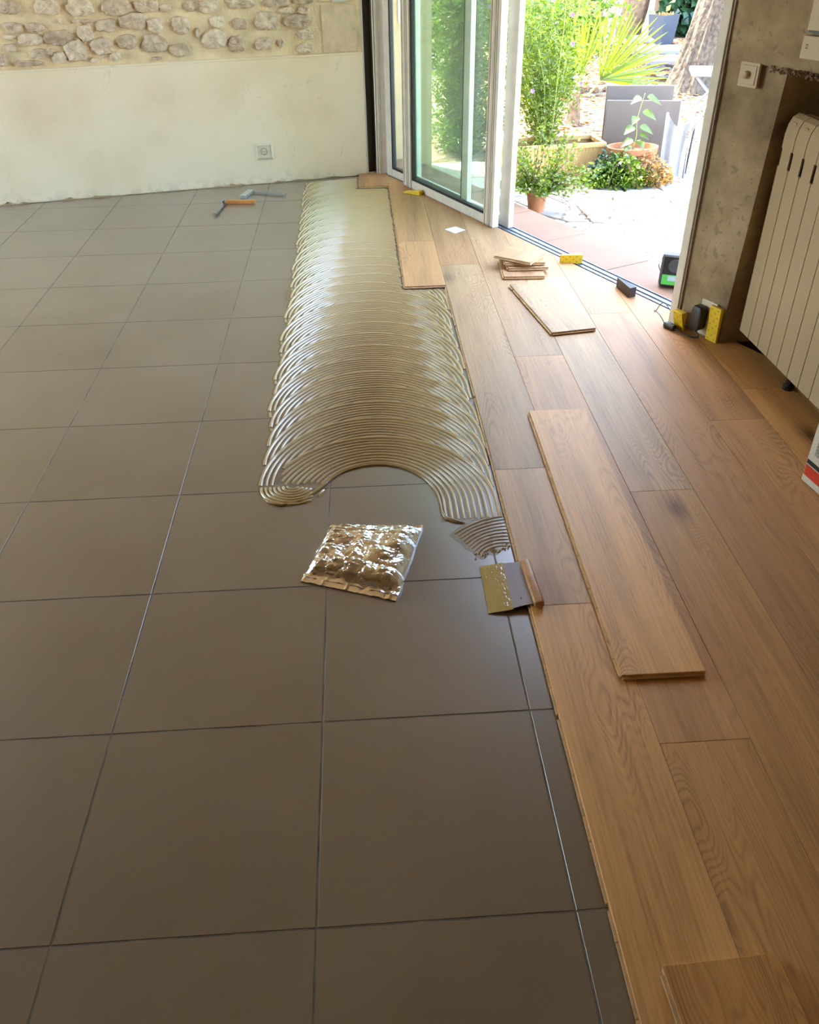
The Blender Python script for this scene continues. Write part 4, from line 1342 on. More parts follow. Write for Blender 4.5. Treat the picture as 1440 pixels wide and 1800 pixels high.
sm_.f.append((k + 12, k + 13, k + 14, k + 15))
sm_.box(0.006, 0.085, -0.012, 0.012, 0.09, 0.83)
sm_.box(0.036, 0.050, -0.0385, 0.0385, 0.838, 0.850)
sm_.box(0.060, 0.074, -0.0385, 0.0385, 0.836, 0.848)
sm_.box(0.082, 0.088, -0.0388, 0.0388, 0.09, 0.84)
first = None
for i in range(12):
    y = 2.150 - 1.70 - i * SW
    if first is None:
        first = sm_.build('radiator_section', 'radiator', rad_, (0, y, 0))
    else:
        o = first.copy(); COL.objects.link(o); o.location = (0, y, 0)
m = MB(); m.box(0.012, 0.080, -0.475, 0.480, 0.15, 0.80); m.build('water_core', 'radcore', rad_)
for y in (0.13, -0.40):
    m = MB(); m.tube([(0.045, y, PT), (0.045, y, 0.10)], 0.012, 10); m.lathe([(0.022, 0), (0.022, 0.012), (0.012, 0.02)], 12, (0.045, y, PT)); m.build('foot', 'blackp', rad_)
m = MB(); m.tube([(0.0, -0.19, 0.16), (-0.018, -0.19, 0.16)], 0.006, 8); m.build('bleed_valve', 'steel', rad_)

# ================================================================== CARDBOARD BOX
bx = empty('cardboard_box', (1.955, 1.085, PT + EP)); bx.rotation_euler = (0, 0, R_(9.5))
tag(bx, 'white cardboard box with red and black bands beside the radiator', 'box')
m = MB(); m.box(-0.058, 0.058, -0.19, 0.19, 0, 0.285); m.build('carton', 'box', bx, bevel=0.002)
for nm, y0, y1, z0, z1, mat in (('red_band', -0.19, 0.187, 0.022, 0.057, 'red'), ('black_band', -0.19, 0.187, 0.061, 0.075, 'ink'),
                                ('text_block', -0.05, 0.165, 0.098, 0.150, 'greyink'), ('text_block', -0.05, 0.165, 0.162, 0.190, 'greyink'), ('text_block', -0.05, 0.165, 0.196, 0.222, 'greyink'), ('text_block', -0.05, 0.165, 0.230, 0.256, 'greyink')):
    m = MB(); m.box(-0.0587, -0.0578, y0, y1, z0, z1); m.build(nm, mat, bx)
for z, a, b in ((0.138, 0.06, 0.135), (0.122, 0.03, 0.145), (0.114, 0.05, 0.14), (0.106, 0.04, 0.12)):
    m = MB(); m.box(-0.0591, -0.0585, a, b, z, z + 0.0026); m.build('text_line', 'box', bx)
m = MB(); m.box(-0.0585, 0.0585, -0.03, 0.03, 0.2846, 0.2856); m.build('packing_tape', 'ivory', bx)

# ================================================================== RADIO
ra = empty('site_radio', (1.990, 2.885, 0)); ra.rotation_euler = (R_(-6), 0, R_(-24))
tag(ra, 'small black site radio with green panel on the terracotta step', 'radio')
m = MB(); m.box(-0.058, 0.058, -0.035, 0.035, 0.0005, 0.148); bd = m.build('housing', 'darkgrey', ra, bevel=0.018, seg=4, smooth=True)
m = MB(); m.box(-0.046, 0.046, -0.0375, -0.034, 0.012, 0.138); fr_ = m.build('front_panel', 'blackp', ra, bevel=0.001)
m = MB(); m.lathe([(0.030, 0), (0.028, 0.002), (0.0001, 0.001)], 24); m.build('speaker_grille', 'darkgrey', fr_, (0.006, -0.0376, 0.098), (R_(90), 0, 0))
m = MB(); m.box(-0.044, 0.044, -0.0392, -0.037, 0.014, 0.058); m.build('green_control_panel', 'green', ra, bevel=0.0006)
m = MB(); m.box(-0.018, 0.030, -0.0402, -0.039, 0.032, 0.054); m.build('display', 'lcd', ra)
m = MB(); m.tube(spline([(-0.056, 0, 0.06), (-0.066, -0.01, 0.085), (-0.066, -0.01, 0.105), (-0.052, 0, 0.135)], 6), 0.0018, 6); m.build('cord', 'blackp', ra)

# ================================================================== COURTYARD GROUND
GZ = -0.10
m = MB(); m.box(-30, 40, -30, 45, GZ - 0.3, GZ - 0.012)
ground = m.build('courtyard_ground', 'ground'); tag(ground, 'leaf-strewn earthen courtyard ground', 'ground', kind='structure')
# crazy paving: irregular cells
random.seed(31)
seeds = []
for i in range(13):
    for j in range(17):
        q = (1.35 + i * 0.27 + (j % 2) * 0.13 + random.uniform(-0.11, 0.11), 1.1 + j * 0.27 + random.uniform(-0.11, 0.11))
        if NV.x * q[0] + NV.y * q[1] > 3.16:
            seeds.append(q)
patio = empty('patio', (3.0, 3.5, GZ)); tag(patio, 'pale crazy paving in front of the doors', 'paving', kind='structure')
cnt = 0
for i, s in enumerate(seeds):
    cell = [(s[0] - 0.5, s[1] - 0.5), (s[0] + 0.5, s[1] - 0.5), (s[0] + 0.5, s[1] + 0.5), (s[0] - 0.5, s[1] + 0.5)]
    for j, t in enumerate(seeds):
        if i == j or (t[0] - s[0]) ** 2 + (t[1] - s[1]) ** 2 > 1.0: continue
        dx, dy = t[0] - s[0], t[1] - s[1]; l = math.hypot(dx, dy)
        c = (dx * (s[0] + t[0]) + dy * (s[1] + t[1])) / 2
        cell = clip(cell, dx / l, dy / l, c / l - 0.010)
        if len(cell) < 3: break
    cell = clip(cell, -NV.x, -NV.y, -3.178)
    cell = clip(cell, 0, 1, 5.75)
    if len(cell) < 3 or area(cell) < 0.004: continue
    cell = [(x + random.uniform(-.004, .004), y + random.uniform(-.004, .004)) for x, y in cell]
    m = MB(); m.prism([(x - s[0], y - s[1]) for x, y in cell], -0.03, random.uniform(-0.003, 0.003))
    m.build('flagstone', 'flag', patio, (s[0] - 3.0, s[1] - 3.5, 0), bevel=0.004, seg=1)

# ------------------------------------------------------------------ leaf helpers
def leaf(m, p, d, up, l, w, fold=0.25, bend=0.0):
    d = d.normalized()
    sd = d.cross(up)
    if sd.length < 1e-4: sd = d.cross(Vector((1, 0, 0)))
    sd.normalize(); nrm = sd.cross(d).normalized()
    k = len(m.v)
    mid = p + d * l * 0.45 - nrm * (bend * l * 0.3)
    m.v += [tuple(p), tuple(mid + sd * w / 2 + nrm * w * fold), tuple(p + d * l - nrm * bend * l), tuple(mid - sd * w / 2 + nrm * w * fold), tuple(mid)]
    m.f += [(k, k + 4, k + 1), (k + 4, k + 2, k + 1), (k, k + 3, k + 4), (k + 4, k + 3, k + 2)]
def rvec(rnd):
    while True:
        q = Vector((rnd.uniform(-1, 1), rnd.uniform(-1, 1), rnd.uniform(-1, 1)))
        if 0.05 < q.length < 1: return q.normalized()
def shrub(name, label, base, stems, leaf_l, leaf_w, mat, stem_mat, seed, per=60, cat='shrub', flowers=0, spread=0.09, lz=0.3, group=None, srad=0.006):
    """stems: list of end points with bulge; leaves set along and round the stems"""
    rnd = random.Random(seed)
    root = empty(name, base); tag(root, label, cat, group)
    b = Vector(base)
    fm_ = MB(); tips = []
    for e in stems:
        e = Vector(e) - b
        mid = e * 0.5 + Vector((rnd.uniform(-.05, .05), rnd.uniform(-.05, .05), e.length * 0.08))
        st0 = Vector((rnd.uniform(-.05, .05), rnd.uniform(-.04, .04), 0.0))
        path = spline([st0, mid * 0.55 + st0 * 0.4, mid * 1.05, e], 7)
        sm2 = MB(); n = len(path)
        sm2.tube(path, [srad * (1 - 0.75 * i / n) for i in range(n)], 5); sm2.build('stem', stem_mat, root)
        tips.append(e)
        for i in range(per):
            t = 0.12 + 0.88 * rnd.random() ** 0.8
            q = path[min(n - 1, int(t * (n - 1)))] + rvec(rnd) * (spread * (0.25 + rnd.random())) * (0.5 + 0.6 * t)
            if q.z < 0.01: q.z = 0.01 + rnd.random() * 0.03
            d = rvec(rnd); d.z = abs(d.z) * 0.5 + lz * rnd.uniform(-0.6, 1)
            leaf(fm_, q, d, rvec(rnd), leaf_l * rnd.uniform(0.6, 1.25), leaf_w * rnd.uniform(0.7, 1.2))
    f = fm_.build('foliage', mat, root, fix=False); f['kind'] = 'stuff'
    for i in range(flowers):
        e = rnd.choice(tips) * rnd.uniform(0.45, 0.95) + Vector((rnd.uniform(-.08, .08), -0.12, rnd.uniform(-.05, .05)))
        m = MB()
        for q in range(5):
            a = q * 2 * math.pi / 5
            leaf(m, e, Vector((math.cos(a), -0.4, math.sin(a))), Vector((0, -1, 0)), 0.020, 0.016)
        m.build('flower', 'lilac', root, fix=False)
    return root

# ================================================================== PLANTERS AND PLANTS
# long ochre planter box with fluted front
pb = empty('planter_box', (1.92, 5.36, GZ)); pb.rotation_euler = (0, 0, R_(6))
tag(pb, 'long ochre clay planter box with fluted sides under the large bush', 'planter')
m = MB()
hl, hw_, H = 0.34, 0.13, 0.215
nfl = 26
def fluted(z, k_):
    out = []
    per_ = []
    for i in range(nfl * 4 + 1):
        x = -hl + 2 * hl * i / (nfl * 4); per_.append((x, -hw_ - (0.004 if i % 4 in (1, 2) else -0.002)))
    for i in range(1, 20):
        per_.append((hl + (0.004 if i % 4 in (1, 2) else -0.002), -hw_ + 2 * hw_ * i / 20))
    for i in range(nfl * 4 + 1):
        per_.append((hl - 2 * hl * i / (nfl * 4), hw_))
    for i in range(1, 20):
        per_.append((-hl, hw_ - 2 * hw_ * i / 20))
    return [(x * k_, y * k_, z) for x, y in per_]
for z, kk in ((0, 0.92), (0.19, 1.0)):
    m.v += fluted(z, kk)
n_ = len(m.v) // 2
m.f = [(i, (i + 1) % n_, n_ + (i + 1) % n_, n_ + i) for i in range(n_)] + [tuple(range(n_))[::-1]]
m.build('fluted_body', 'ochre', pb)
m = MB()
for a, b, c, d in ((-hl - .012, hl + .012, -hw_ - .012, -hw_ + .016), (-hl - .012, hl + .012, hw_ - .016, hw_ + .012), (-hl - .012, -hl + .016, -hw_ + .016, hw_ - .016), (hl - .016, hl + .012, -hw_ + .016, hw_ - .016)):
    m.box(a, b, c, d, 0.185, H)
m.build('rim', 'ochre', pb, bevel=0.004)
m = MB(); m.box(-hl + .01, hl - .01, -hw_ + .01, hw_ - .01, 0.12, 0.165); m.build('soil', 'soil', pb)

rnd = random.Random(77)
stems = []
for i in range(30):
    a = rnd.uniform(0, 1)
    stems.append((1.45 + 0.98 * a + rnd.uniform(-.10, .10), 5.45 + rnd.uniform(-.18, .75), rnd.uniform(0.6, 1.55)))
shrub('flowering_bush', 'large airy light green bush with lilac flowers growing in the ochre planter', (1.88, 5.42, 0.06), stems, 0.040, 0.013, 'leaf1', 'greenstem', 5, per=330, cat='bush', flowers=9, spread=0.15)
rnd = random.Random(78)
stems = [(1.15 + 0.50 * rnd.random(), 6.10 + rnd.uniform(-.15, .4), 1.75 * rnd.random() ** 1.3 + 0.02) for i in range(52)]
shrub('garden_bush', 'mid green bush seen through the sliding glass panes', (1.42, 6.15, GZ - 0.012), stems, 0.050, 0.018, 'leaf2', 'stem', 6, per=300, cat='bush', spread=0.16)
rnd = random.Random(79)
stems = [(2.1 + 1.3 * rnd.random(), 8.6 + rnd.uniform(-.5, .7), rnd.uniform(0.5, 1.5)) for i in range(16)]
shrub('garden_bush', 'darker bush standing behind the fan palm', (2.7, 8.9, GZ - 0.012), stems, 0.11, 0.045, 'crown', 'stem', 16, per=150, cat='bush', spread=0.25)
stems = [(0.7 + 1.5 * rnd.random(), 10.6 + rnd.uniform(-.6, .7), rnd.uniform(0.7, 2.4)) for i in range(16)]
shrub('garden_bush', 'tall dark bush at the back behind the flowering bush', (1.5, 10.6, GZ - 0.012), stems, 0.12, 0.05, 'crown', 'stem', 17, per=150, cat='bush', spread=0.28)

# terracotta pot with a straggly shrub by the step
tp = empty('terracotta_pot', (1.662, 4.46, GZ)); tag(tp, 'small terracotta pot beside the door step', 'pot')
m = MB(); m.lathe([(0.0001, 0.0), (0.047, 0.0), (0.062, 0.105), (0.068, 0.107), (0.070, 0.135), (0.062, 0.136), (0.056, 0.11), (0.0001, 0.108)], 28); m.build('pot_body', 'terracotta', tp, smooth=False)
m = MB(); m.lathe([(0.0001, 0.115), (0.057, 0.113)], 20); m.build('soil', 'soil', tp)
rnd = random.Random(5)
stems = [(1.66 + 0.30 * math.cos(a) * r, 4.46 + 0.22 * math.sin(a) * r, z) for a, r, z in [(rnd.uniform(0, 6.28), rnd.uniform(.35, 1.0), rnd.uniform(.04, .34)) for _ in range(20)]]
stems += [(1.66 + 0.34 * math.cos(a), 4.45 + 0.16 * math.sin(a), rnd.uniform(-.05, .16)) for a in [rnd.uniform(0, 6.28) for _ in range(18)]]
stems += [(1.86, 4.50, 0.40), (1.70, 4.52, 0.46), (1.76, 4.50, 0.44), (1.44, 4.45, 0.30), (1.84, 4.30, -0.02), (1.52, 4.40, -0.03), (1.86, 4.42, 0.06)]
shrub('potted_shrub', 'straggly small-leaved shrub growing from the terracotta pot', (1.662, 4.46, GZ + 0.112), stems, 0.026, 0.019, 'leaf1', 'stem', 8, per=60, spread=0.045, srad=0.004)

# oval planter smothered in ivy
ip = empty('oval_planter', (2.44, 5.17, GZ)); tag(ip, 'oval terracotta planter half hidden by ivy', 'planter')
m = MB(); m.lathe([(0.0001, 0.0), (0.125, 0.0), (0.155, 0.16), (0.172, 0.168), (0.175, 0.205), (0.160, 0.206), (0.148, 0.165), (0.0001, 0.16)], 36, (0, 0, 0), 1.0, 0.72); m.build('planter_body', 'terracotta', ip)
m = MB(); m.lathe([(0.0001, 0.178), (0.150, 0.172)], 28, (0, 0, 0), 1.0, 0.72); m.build('soil', 'soil', ip)
def mound(name, label, base, ex, mat, n, seed, l=0.035, w=0.032, cat='ivy', cond=None):
    rnd = random.Random(seed)
    root = empty(name, base); tag(root, label, cat)
    f = MB(); sm2 = MB()
    b = Vector(base)
    for i in range(n):
        a = rnd.uniform(0, 2 * math.pi); t = rnd.random() ** 0.6; h = rnd.random()
        q = Vector((ex[0] * math.cos(a) * t, ex[1] * math.sin(a) * t, 0.012 + ex[2] * h * (1.05 - t * 0.8)))
        if cond and not cond(q + b): continue
        leaf(f, q, Vector((math.cos(a), math.sin(a), rnd.uniform(-.6, .5))), rvec(rnd), l * rnd.uniform(.6, 1.2), w * rnd.uniform(.7, 1.2), 0.15)
    for i in range(14):
        a = rnd.uniform(0, 2 * math.pi)
        e = Vector((ex[0] * math.cos(a), ex[1] * math.sin(a), 0.015))
        sm2 = MB(); sm2.tube(spline([(0, 0, ex[2] * .7), e * 0.5 + Vector((0, 0, ex[2] * .6)), e], 5), 0.0025, 5); sm2.build('stem', 'stem', root)
    o = f.build('foliage', mat, root, fix=False); o['kind'] = 'stuff'
    return root
out_pot = lambda q: ((q.x - 2.44) / 0.165) ** 2 + ((q.y - 5.17) / 0.125) ** 2 > 1.0
mound('ivy_plant', 'green ivy spilling round the front of the oval planter', (2.33, 5.02, GZ), (0.24, 0.15, 0.20), 'ivy2', 1500, 3, cond=out_pot)
mound('ivy_plant', 'dark green ivy clump at the left of the oval planter', (2.24, 5.06, GZ), (0.12, 0.10, 0.22), 'ivy', 420, 13, cond=out_pot)
mound('dry_ivy', 'dried orange ivy on the right side of the oval planter', (2.53, 5.02, GZ), (0.15, 0.15, 0.20), 'dryivy', 900, 4, 0.03, 0.022, cond=out_pot)
# sapling with a few big leaves
sp_ = empty('sapling', (2.44, 5.16, GZ + 0.172)); tag(sp_, 'thin sapling with a few large heart-shaped leaves in the oval planter', 'sapling')
path = spline([(0, 0, 0), (0.01, -0.01, 0.10), (0.005, 0, 0.20), (0.03, -0.01, 0.36)], 6)
m = MB(); m.tube(path, [0.004 * (1 - .6 * i / len(path)) for i in range(len(path))], 6); m.build('stem', 'greenstem', sp_, smooth=True)
for i, (z, dx, dy, l) in enumerate(((0.06, -1, -.3, .07), (0.10, 0.3, -1, .09), (0.11, -1, -0.2, .09), (0.14, 1, -.4, .07), (0.20, -1, -.5, .09), (0.215, 1, -.3, .10), (0.27, -.6, -.8, .08), (0.29, 0.9, -.5, .10), (0.34, 1, -.2, .10), (0.35, -1, -.3, .08), (0.03, -.7, -.7, .04))):
    q = path[min(len(path) - 1, int(z / 0.36 * (len(path) - 1)))]
    m = MB(); d = Vector((dx, dy, -0.25)).normalized(); up = Vector((0, -0.5, 1)); sd = d.cross(up).normalized(); nr = sd.cross(d)
    prof_ = [(0, 0), (0.12, 0.26), (0.32, 0.36), (0.6, 0.26), (0.85, 0.10), (1.0, 0)]
    for t, w in prof_:
        c = q + d * (0.02 + l * t) + Vector((0, 0, -0.25 * l * t * t))
        m.v += [tuple(c - sd * w * l + nr * w * l * .3), tuple(c), tuple(c + sd * w * l + nr * w * l * .3)]
    for r in range(len(prof_) - 1):
        a = r * 3
        m.f += [(a, a + 1, a + 4, a + 3), (a + 1, a + 2, a + 5, a + 4)]
    m.build('leaf', 'sapling', sp_, smooth=True, fix=False)

# fan palm
pm = empty('fan_palm', (2.45, 7.0, GZ - 0.012)); tag(pm, 'fan palm with stiff pointed light green blades behind the bush', 'palm')
m = MB(); m.lathe([(0.07, 0), (0.06, 0.15), (0.045, 0.26), (0.0001, 0.28)], 12); m.build('trunk', 'bark2', pm)
rnd = random.Random(40)
def fan(hub, axis, n, l, spread_, droop=0.0):
    hub = Vector(hub); axis = Vector(axis).normalized()
    pt = MB(); pt.tube(spline([(0, 0, 0.24), hub * 0.55 + Vector((0, 0, .05)), hub], 6), 0.008, 6); pt.build('petiole', 'greenstem', pm)
    side = axis.cross(Vector((0.2, -1, 0.25))).normalized()
    for i in range(n):
        a = (i / (n - 1) - 0.5) * spread_
        d = (axis * math.cos(a) + side * math.sin(a) + Vector((0, rnd.uniform(-.08, .08), 0))).normalized()
        ll = l * (1 - 0.25 * abs(a) / spread_) * rnd.uniform(.9, 1.08); w = 0.020
        m = MB(); nr = d.cross(side.cross(axis)).normalized(); sd = nr
        fb = d.cross(sd).normalized()
        for t, ww in ((0.0, 0.25), (0.35, 0.9), (0.65, 1.0), (0.88, 0.6), (1.0, 0.02)):
            c = hub + d * ll * t - Vector((0, 0, droop * ll * t * t))
            m.v += [tuple(c - sd * w * ww * .5 + fb * w * ww * .25), tuple(c), tuple(c + sd * w * ww * .5 + fb * w * ww * .25)]
        for r in range(4):
            q = r * 3
            m.f += [(q, q + 1, q + 4, q + 3), (q + 1, q + 2, q + 5, q + 4)]
        m.build('blade', 'palm', pm, fix=False)
fan((0.18, -0.10, 0.36), (0.75, -0.15, 0.75), 26, 0.62, R_(105), 0.05)
fan((0.0, -0.15, 0.42), (-0.15, -0.2, 1.0), 16, 0.50, R_(80), 0.05)
fan((0.26, -0.2, 0.20), (1.0, -0.25, 0.05), 16, 0.45, R_(85), 0.12)

# ================================================================== GARDEN FURNITURE
def tube_box(m, p0, p1, r):
    m.tube([p0, p1], r, 6)
def folded_table(label, base, rz, w, h, lean=0.06):
    root = empty('folded_table', base); root.rotation_euler = (-lean, 0, rz); tag(root, label, 'folding table', 'folding tables stood on edge')
    m = MB(); m.box(-w / 2, w / 2, -0.010, 0.010, 0.0, h); m.build('table_top', 'taupe', root, bevel=0.005)
    for s in (-1, 1):
        m = MB(); m.box(s * w * .42 - .009, s * w * .42 + .009, 0.012, 0.028, 0.03, h - 0.03); m.build('leg', 'tabletop', root, bevel=0.002)
        m = MB(); m.box(s * w * .36 - .009, s * w * .36 + .009, 0.030, 0.046, 0.02, h - 0.05); m.build('leg', 'tabletop', root, bevel=0.002)
    m = MB(); m.box(-w * .42, w * .42, 0.028, 0.044, 0.06, 0.078); m.build('stretcher', 'tabletop', root, bevel=0.002)
    return root
folded_table('taupe folding table stood on edge behind the oval planter', (2.56, 5.42, GZ), R_(-10), 0.50, 0.44)
folded_table('slightly taller taupe folding table leaning behind the first one', (2.58, 5.60, GZ), R_(-8), 0.47, 0.505)
folded_table('pale taupe folding table stood on edge near the pillar jamb', (3.05, 5.16, GZ), R_(-4), 0.28, 0.41, 0.10)
# silver sling chair, folded, seen from the side
sc_ = empty('sling_chair', (2.72, 5.14, GZ)); sc_.rotation_euler = (0, 0, R_(-12)); tag(sc_, 'folded sling chair with sagging silver fabric beside the taupe tables', 'chair')
m = MB(); nx_, nz_ = 14, 20
for side in (0, 1):
    for i in range(nx_ + 1):
        for j in range(nz_ + 1):
            u, v = i / nx_, j / nz_
            x = -0.075 + 0.155 * u * (0.85 + 0.15 * v) - 0.012 * math.sin(v * 3.1)
            z = 0.012 + (0.395 - 0.055 * math.sin(u * math.pi) - 0.05 * u) * v
            y = -0.03 + 0.018 * math.sin(u * 9 + v * 1.2) * (0.4 + 0.6 * v) + 0.03 * u + (0.004 if side else 0)
            m.v.append((x, y, z))
NN = (nx_ + 1) * (nz_ + 1)
for side in (0, 1):
    for i in range(nx_):
        for j in range(nz_):
            a = side * NN + i * (nz_ + 1) + j
            f = (a, a + nz_ + 1, a + nz_ + 2, a + 1)
            m.f.append(f if side == 0 else f[::-1])
m.build('sling', 'sling', sc_, smooth=True, fix=False)
for x, z1 in ((-0.078, 0.41), (0.085, 0.36)):
    m = MB(); m.tube([(x, -0.02, 0.0), (x, 0.0, z1)], 0.008, 8); m.build('frame_tube', 'tabletop', sc_, smooth=True)
m = MB(); m.tube([(0.095, 0.0, 0.30), (0.24, 0.10, 0.55)], 0.007, 8); m.build('frame_tube', 'tabletop', sc_, smooth=True)
m = MB(); m.tube([(0.10, 0.02, 0.02), (0.115, 0.03, 0.34)], 0.007, 8); m.build('frame_tube', 'blackp', sc_, smooth=True)

def bistro(label, base, rz, w, l, h):
    root = empty('folding_table', base, rz); tag(root, label, 'folding table', 'folding tables set up in the garden')
    m = MB(); m.box(-w / 2, w / 2, -l / 2, l / 2, h - 0.035, h); m.build('table_top', 'tabletop', root, bevel=0.004)
    for s in (-1, 1):
        for t in (-1, 1):
            m = MB(); m.tube([(-t * w * .42, s * l * .40 + t * 0.008, 0.0), (t * w * .42, s * l * .40 + t * 0.008, h - 0.03)], 0.011, 6); m.build('leg', 'tabletop', root)
    m = MB(); m.tube([(-w * .3, -l * .4, 0.07), (-w * .3, l * .4, 0.07)], 0.008, 6); m.build('stretcher', 'tabletop', root)
    return root
bistro('small pale folding table with crossed legs beside the leaning tree trunk', (3.72, 7.22, GZ - 0.012), R_(-15), 0.40, 0.36, 0.375)
bistro('low pale folding table just behind the leaning tree', (4.10, 9.24, GZ - 0.012), R_(-6), 0.78, 0.46, 0.205)
bistro('low pale folding table between the leaning tree and the tall planter', (4.32, 10.02, GZ - 0.012), R_(-4), 0.86, 0.50, 0.205)
bistro('low pale folding table half hidden behind the palm blades', (3.92, 11.05, GZ - 0.012), R_(-4), 0.80, 0.45, 0.205)
# tall anthracite planter
tall = empty('tall_planter', (4.78, 12.02, GZ - 0.012)); tall.rotation_euler = (0, 0, R_(28)); tag(tall, 'tall tapered anthracite planter against the ivy', 'planter')
m = MB(); H = 0.36
a, b = 0.115, 0.145
m.add([(-a, -a, 0), (a, -a, 0), (a, a, 0), (-a, a, 0), (-b, -b, H), (b, -b, H), (b, b, H), (-b, b, H), (-b + .015, -b + .015, H), (b - .015, -b + .015, H), (b - .015, b - .015, H), (-b + .015, b - .015, H), (-b + .02, -b + .02, H - .05), (b - .02, -b + .02, H - .05), (b - .02, b - .02, H - .05), (-b + .02, b - .02, H - .05)],
      [(3, 2, 1, 0)] + [(r * 4 + j, r * 4 + (j + 1) % 4, r * 4 + 4 + (j + 1) % 4, r * 4 + 4 + j) for r in range(3) for j in range(4)] + [(12, 13, 14, 15)])
m.build('planter_body', 'anthracite', tall)
m = MB(); m.box(-b + .021, b - .021, -b + .021, b - .021, H - .06, H - .03); m.build('soil', 'soil', tall)
rnd = random.Random(3); m = MB()
for i in range(60):
    leaf(m, Vector((rnd.uniform(-.1, .1), rnd.uniform(-.1, .1), H - .03)), rvec(rnd) + Vector((0, 0, .8)), rvec(rnd), 0.07, 0.03)
o = m.build('dry_plant', 'dryivy', tall, fix=False); o['kind'] = 'stuff'

# ================================================================== TREES, HEDGE, GARDEN WALL
def trunk(m, path, rads, seg=40, rough=0.10, seed=0):
    path = [Vector(q) for q in path]; k = len(m.v)
    for i, q in enumerate(path):
        for j in range(seg):
            a = 2 * math.pi * j / seg
            tw = a + 0.25 * q.z
            rr = rads[i] * (1 + rough * (abs(mnoise.noise(Vector((math.cos(tw) * 4.5, math.sin(tw) * 4.5, q.z * 0.9 + seed)))) * 2 - 0.6) + rough * .5 * mnoise.noise(Vector((math.cos(tw) * 12, math.sin(tw) * 12, q.z * 2.2 + seed))))
            m.v.append((q.x + rr * math.cos(a), q.y + rr * math.sin(a), q.z))
    for i in range(len(path) - 1):
        for j in range(seg):
            j2 = (j + 1) % seg
            m.f.append((k + i * seg + j, k + i * seg + j2, k + (i + 1) * seg + j2, k + (i + 1) * seg + j))
tree = empty('leaning_tree', (3.93, 8.45, GZ - 0.02)); tag(tree, 'leaning old tree with furrowed grey-brown trunk beside the small table', 'tree')
path = []; rads = []
for i in range(60):
    z = i / 59 * 3.4
    path.append((0.02 + 0.20 * z - 0.01 * z * z, 0.05 * z, z)); rads.append(0.160 + 0.10 * math.exp(-z * 4.5) - 0.012 * z)
m = MB(); trunk(m, path, rads, 56, 0.13, 3); m.build('trunk', 'bark', tree, smooth=False)
top_ = Vector(path[-1]); rnd = random.Random(12)
for i in range(9):
    a = i * 0.7; e = top_ + Vector((math.cos(a) * rnd.uniform(.8, 1.8), math.sin(a) * rnd.uniform(.8, 1.8), rnd.uniform(.4, 1.4)))
    m = MB(); m.tube(spline([top_ - Vector((0, 0, .25)), (top_ + e) / 2 + Vector((0, 0, .1)), e], 6), [0.07 * (1 - .06 * q) for q in range(13)], 7); m.build('branch', 'bark', tree)
m = MB()
for i in range(2600):
    q = top_ + rvec(rnd) * rnd.random() ** 0.4 * 2.0 * 1.0
    q.z = top_.z + 0.8 + (q.z - top_.z) * 0.5
    leaf(m, q, rvec(rnd), rvec(rnd), rnd.uniform(.10, .18), rnd.uniform(.06, .10))
o = m.build('crown', 'crown', tree, fix=False); o['kind'] = 'stuff'
t2_ = empty('dark_tree', (4.62, 13.1, GZ - 0.02)); tag(t2_, 'dark brown tree trunk between the garden wall and the ivy', 'tree')
m = MB(); trunk(m, [(0.02 * i, 0, i * 0.1) for i in range(34)], [0.19 - 0.002 * i for i in range(34)], 36, 0.12, 9); m.build('trunk', 'bark2', t2_)
top_ = Vector((0.66, 0, 3.3)); m = MB()
for i in range(3400):
    q = top_ + Vector((rnd.uniform(-3.6, 0.9), rnd.uniform(-2.2, 0.9), 0.7 + rnd.uniform(-.3, 1.2)))
    leaf(m, q, rvec(rnd), rvec(rnd), rnd.uniform(.14, .22), rnd.uniform(.08, .12))
o = m.build('crown', 'crown', t2_, fix=False); o['kind'] = 'stuff'
# slender tree behind the side bush; its crown dapples the paving
t3_ = empty('slender_tree', (1.02, 7.35, GZ - 0.02)); tag(t3_, 'slender tree behind the bush at the glass panes', 'tree')
m = MB(); trunk(m, [(-0.05 * i * 0.1, -0.06 * i * 0.1, i * 0.1) for i in range(40)], [0.07 - 0.0008 * i for i in range(40)], 24, 0.08, 5); m.build('trunk', 'bark', t3_)
cc_ = Vector((-0.40, -0.75, 4.2)); m = MB()
for i in range(6):
    e = cc_ + rvec(rnd) * 0.8
    b_ = MB(); b_.tube([(-0.19, -0.23, 3.7), tuple((e + Vector((-0.19, -0.23, 3.7))) / 2 + Vector((0, 0, 0.1))), tuple(e)], [0.035, 0.022, 0.008], 6); b_.build('branch', 'bark', t3_)
for i in range(950):
    q = cc_ + rvec(rnd) * (rnd.random() ** 0.4) * 1.05
    leaf(m, q, rvec(rnd), rvec(rnd), rnd.uniform(.08, .15), rnd.uniform(.04, .07))
o = m.build('crown', 'crown', t3_, fix=False); o['kind'] = 'stuff'
# garden wall of tan blocks
gw = empty('garden_wall', (3.3, 13.9, GZ - 0.02)); tag(gw, 'tan block garden wall far behind the palm', 'garden wall')
m = MB(); m.box(-6.0, 1.15, 0.05, 0.35, 0, 2.9); m.build('wall_core', 'garden', gw)
random.seed(6)
for r in range(7):
    x = -2.2 + (r % 2) * 0.3
    while x < 1.1:
        w = random.uniform(0.5, 0.75)
        m = MB(); m.box(x + .006, min(x + w, 1.15) - .006, 0.0, 0.10, r * 0.4 + .006, r * 0.4 + .394); m.build('block', 'garden', gw, bevel=0.012, seg=1)
        x += w
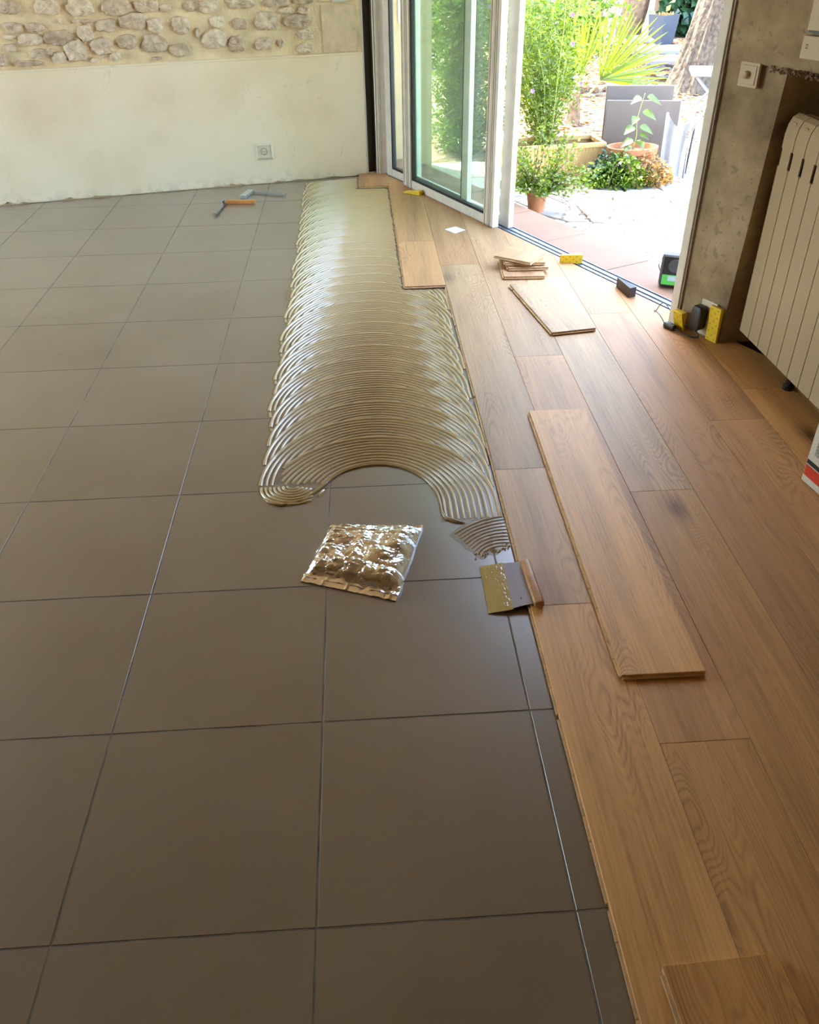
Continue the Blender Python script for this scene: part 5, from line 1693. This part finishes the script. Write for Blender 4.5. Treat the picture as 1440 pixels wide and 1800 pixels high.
# ivy covered back wall
hg = empty('ivy_hedge', (7.35, 12.75, GZ - 0.02)); tag(hg, 'dark green ivy covering the back of the courtyard', 'ivy')
m = MB(); m.box(-2.3, 4.5, 0.25, 0.6, 0, 3.0); m.build('backing_wall', 'garden', hg)
m = MB(); rnd = random.Random(50)
for i in range(6500):
    x = rnd.uniform(-2.4, 1.5) if i < 5200 else rnd.uniform(1.5, 4.5)
    z = rnd.uniform(0.02, 1.5) if i % 3 else rnd.uniform(1.4, 3.0)
    q = Vector((x, 0.2 - abs(rnd.gauss(0, .14)) + 0.12 * mnoise.noise(Vector((x * 1.5, z * 1.5, 0))), z))
    leaf(m, q, Vector((rnd.uniform(-.5, .5), -0.5, rnd.uniform(-1, .1))), Vector((0, -1, 0.3)), rnd.uniform(.10, .16), rnd.uniform(.10, .15), 0.1)
o = m.build('foliage', 'ivy', hg, fix=False); o['kind'] = 'stuff'
# low kerb stone at the right of the tree
kb = empty('garden_kerb', (5.52, 10.9, GZ - 0.012)); tag(kb, 'low stone kerb behind the tree trunk', 'kerb')
m = MB(); m.box(-0.5, 0.6, -0.1, 0.1, 0, 0.26); m.build('kerb_block', 'garden', kb, bevel=0.01)
m = MB(); m.box(-0.52, 0.62, -0.13, 0.13, 0.26, 0.32); m.build('coping', 'flag', kb, bevel=0.01)
# exterior pier beyond the wall corner, with a small window
ew = empty('wall_exterior', (0.70, 5.42, GZ)); tag(ew, 'tan stucco exterior wall with a small window seen through the glass', 'wall', kind='structure')
xa, ya = 0.0, 0.0; exd = Vector((0.44, 0.22, 0)).normalized(); end = 0.46
Mx = M_axes((0, 0, 0), exd, (-exd.y, exd.x, 0))
m = MB(); m.box(-0.6, end, 0.0, 0.25, -0.05, 3.0, Mx); m.build('pier', 'stucco', ew)
m = MB(); m.box(0.20, 0.34, -0.012, 0.01, 0.93, 1.10, Mx); m.build('window_surround', 'white', ew)
m = MB(); m.box(0.215, 0.325, -0.014, 0.01, 0.955, 1.085, Mx); m.build('window_pane', 'darkglass', ew)
# leaf litter
lt = MB(); rnd = random.Random(60)
for i in range(9000):
    x, y = rnd.uniform(1.8, 6.5), rnd.uniform(5.5, 12.5)
    if y < 6.2 and rnd.random() < .6: continue
    a = rnd.uniform(0, 6.28)
    leaf(lt, Vector((x, y, GZ - 0.010 + rnd.random() * 0.012)), Vector((math.cos(a), math.sin(a), rnd.uniform(-.1, .3))), Vector((rnd.uniform(-.3, .3), rnd.uniform(-.3, .3), 1)), rnd.uniform(.05, .10), rnd.uniform(.03, .05), 0.2)
for i in range(500):
    x, y = rnd.uniform(1.7, 3.6), rnd.uniform(3.9, 5.4)
    if NV.x * x + NV.y * y < 3.25: continue
    a = rnd.uniform(0, 6.28)
    leaf(lt, Vector((x, y, GZ + 0.004 + rnd.random() * 0.006)), Vector((math.cos(a), math.sin(a), rnd.uniform(0, .2))), Vector((0, 0, 1)), rnd.uniform(.025, .05), rnd.uniform(.015, .025), 0.2)
o = lt.build('leaf_litter', 'litter', ground, fix=False); o['kind'] = 'stuff'
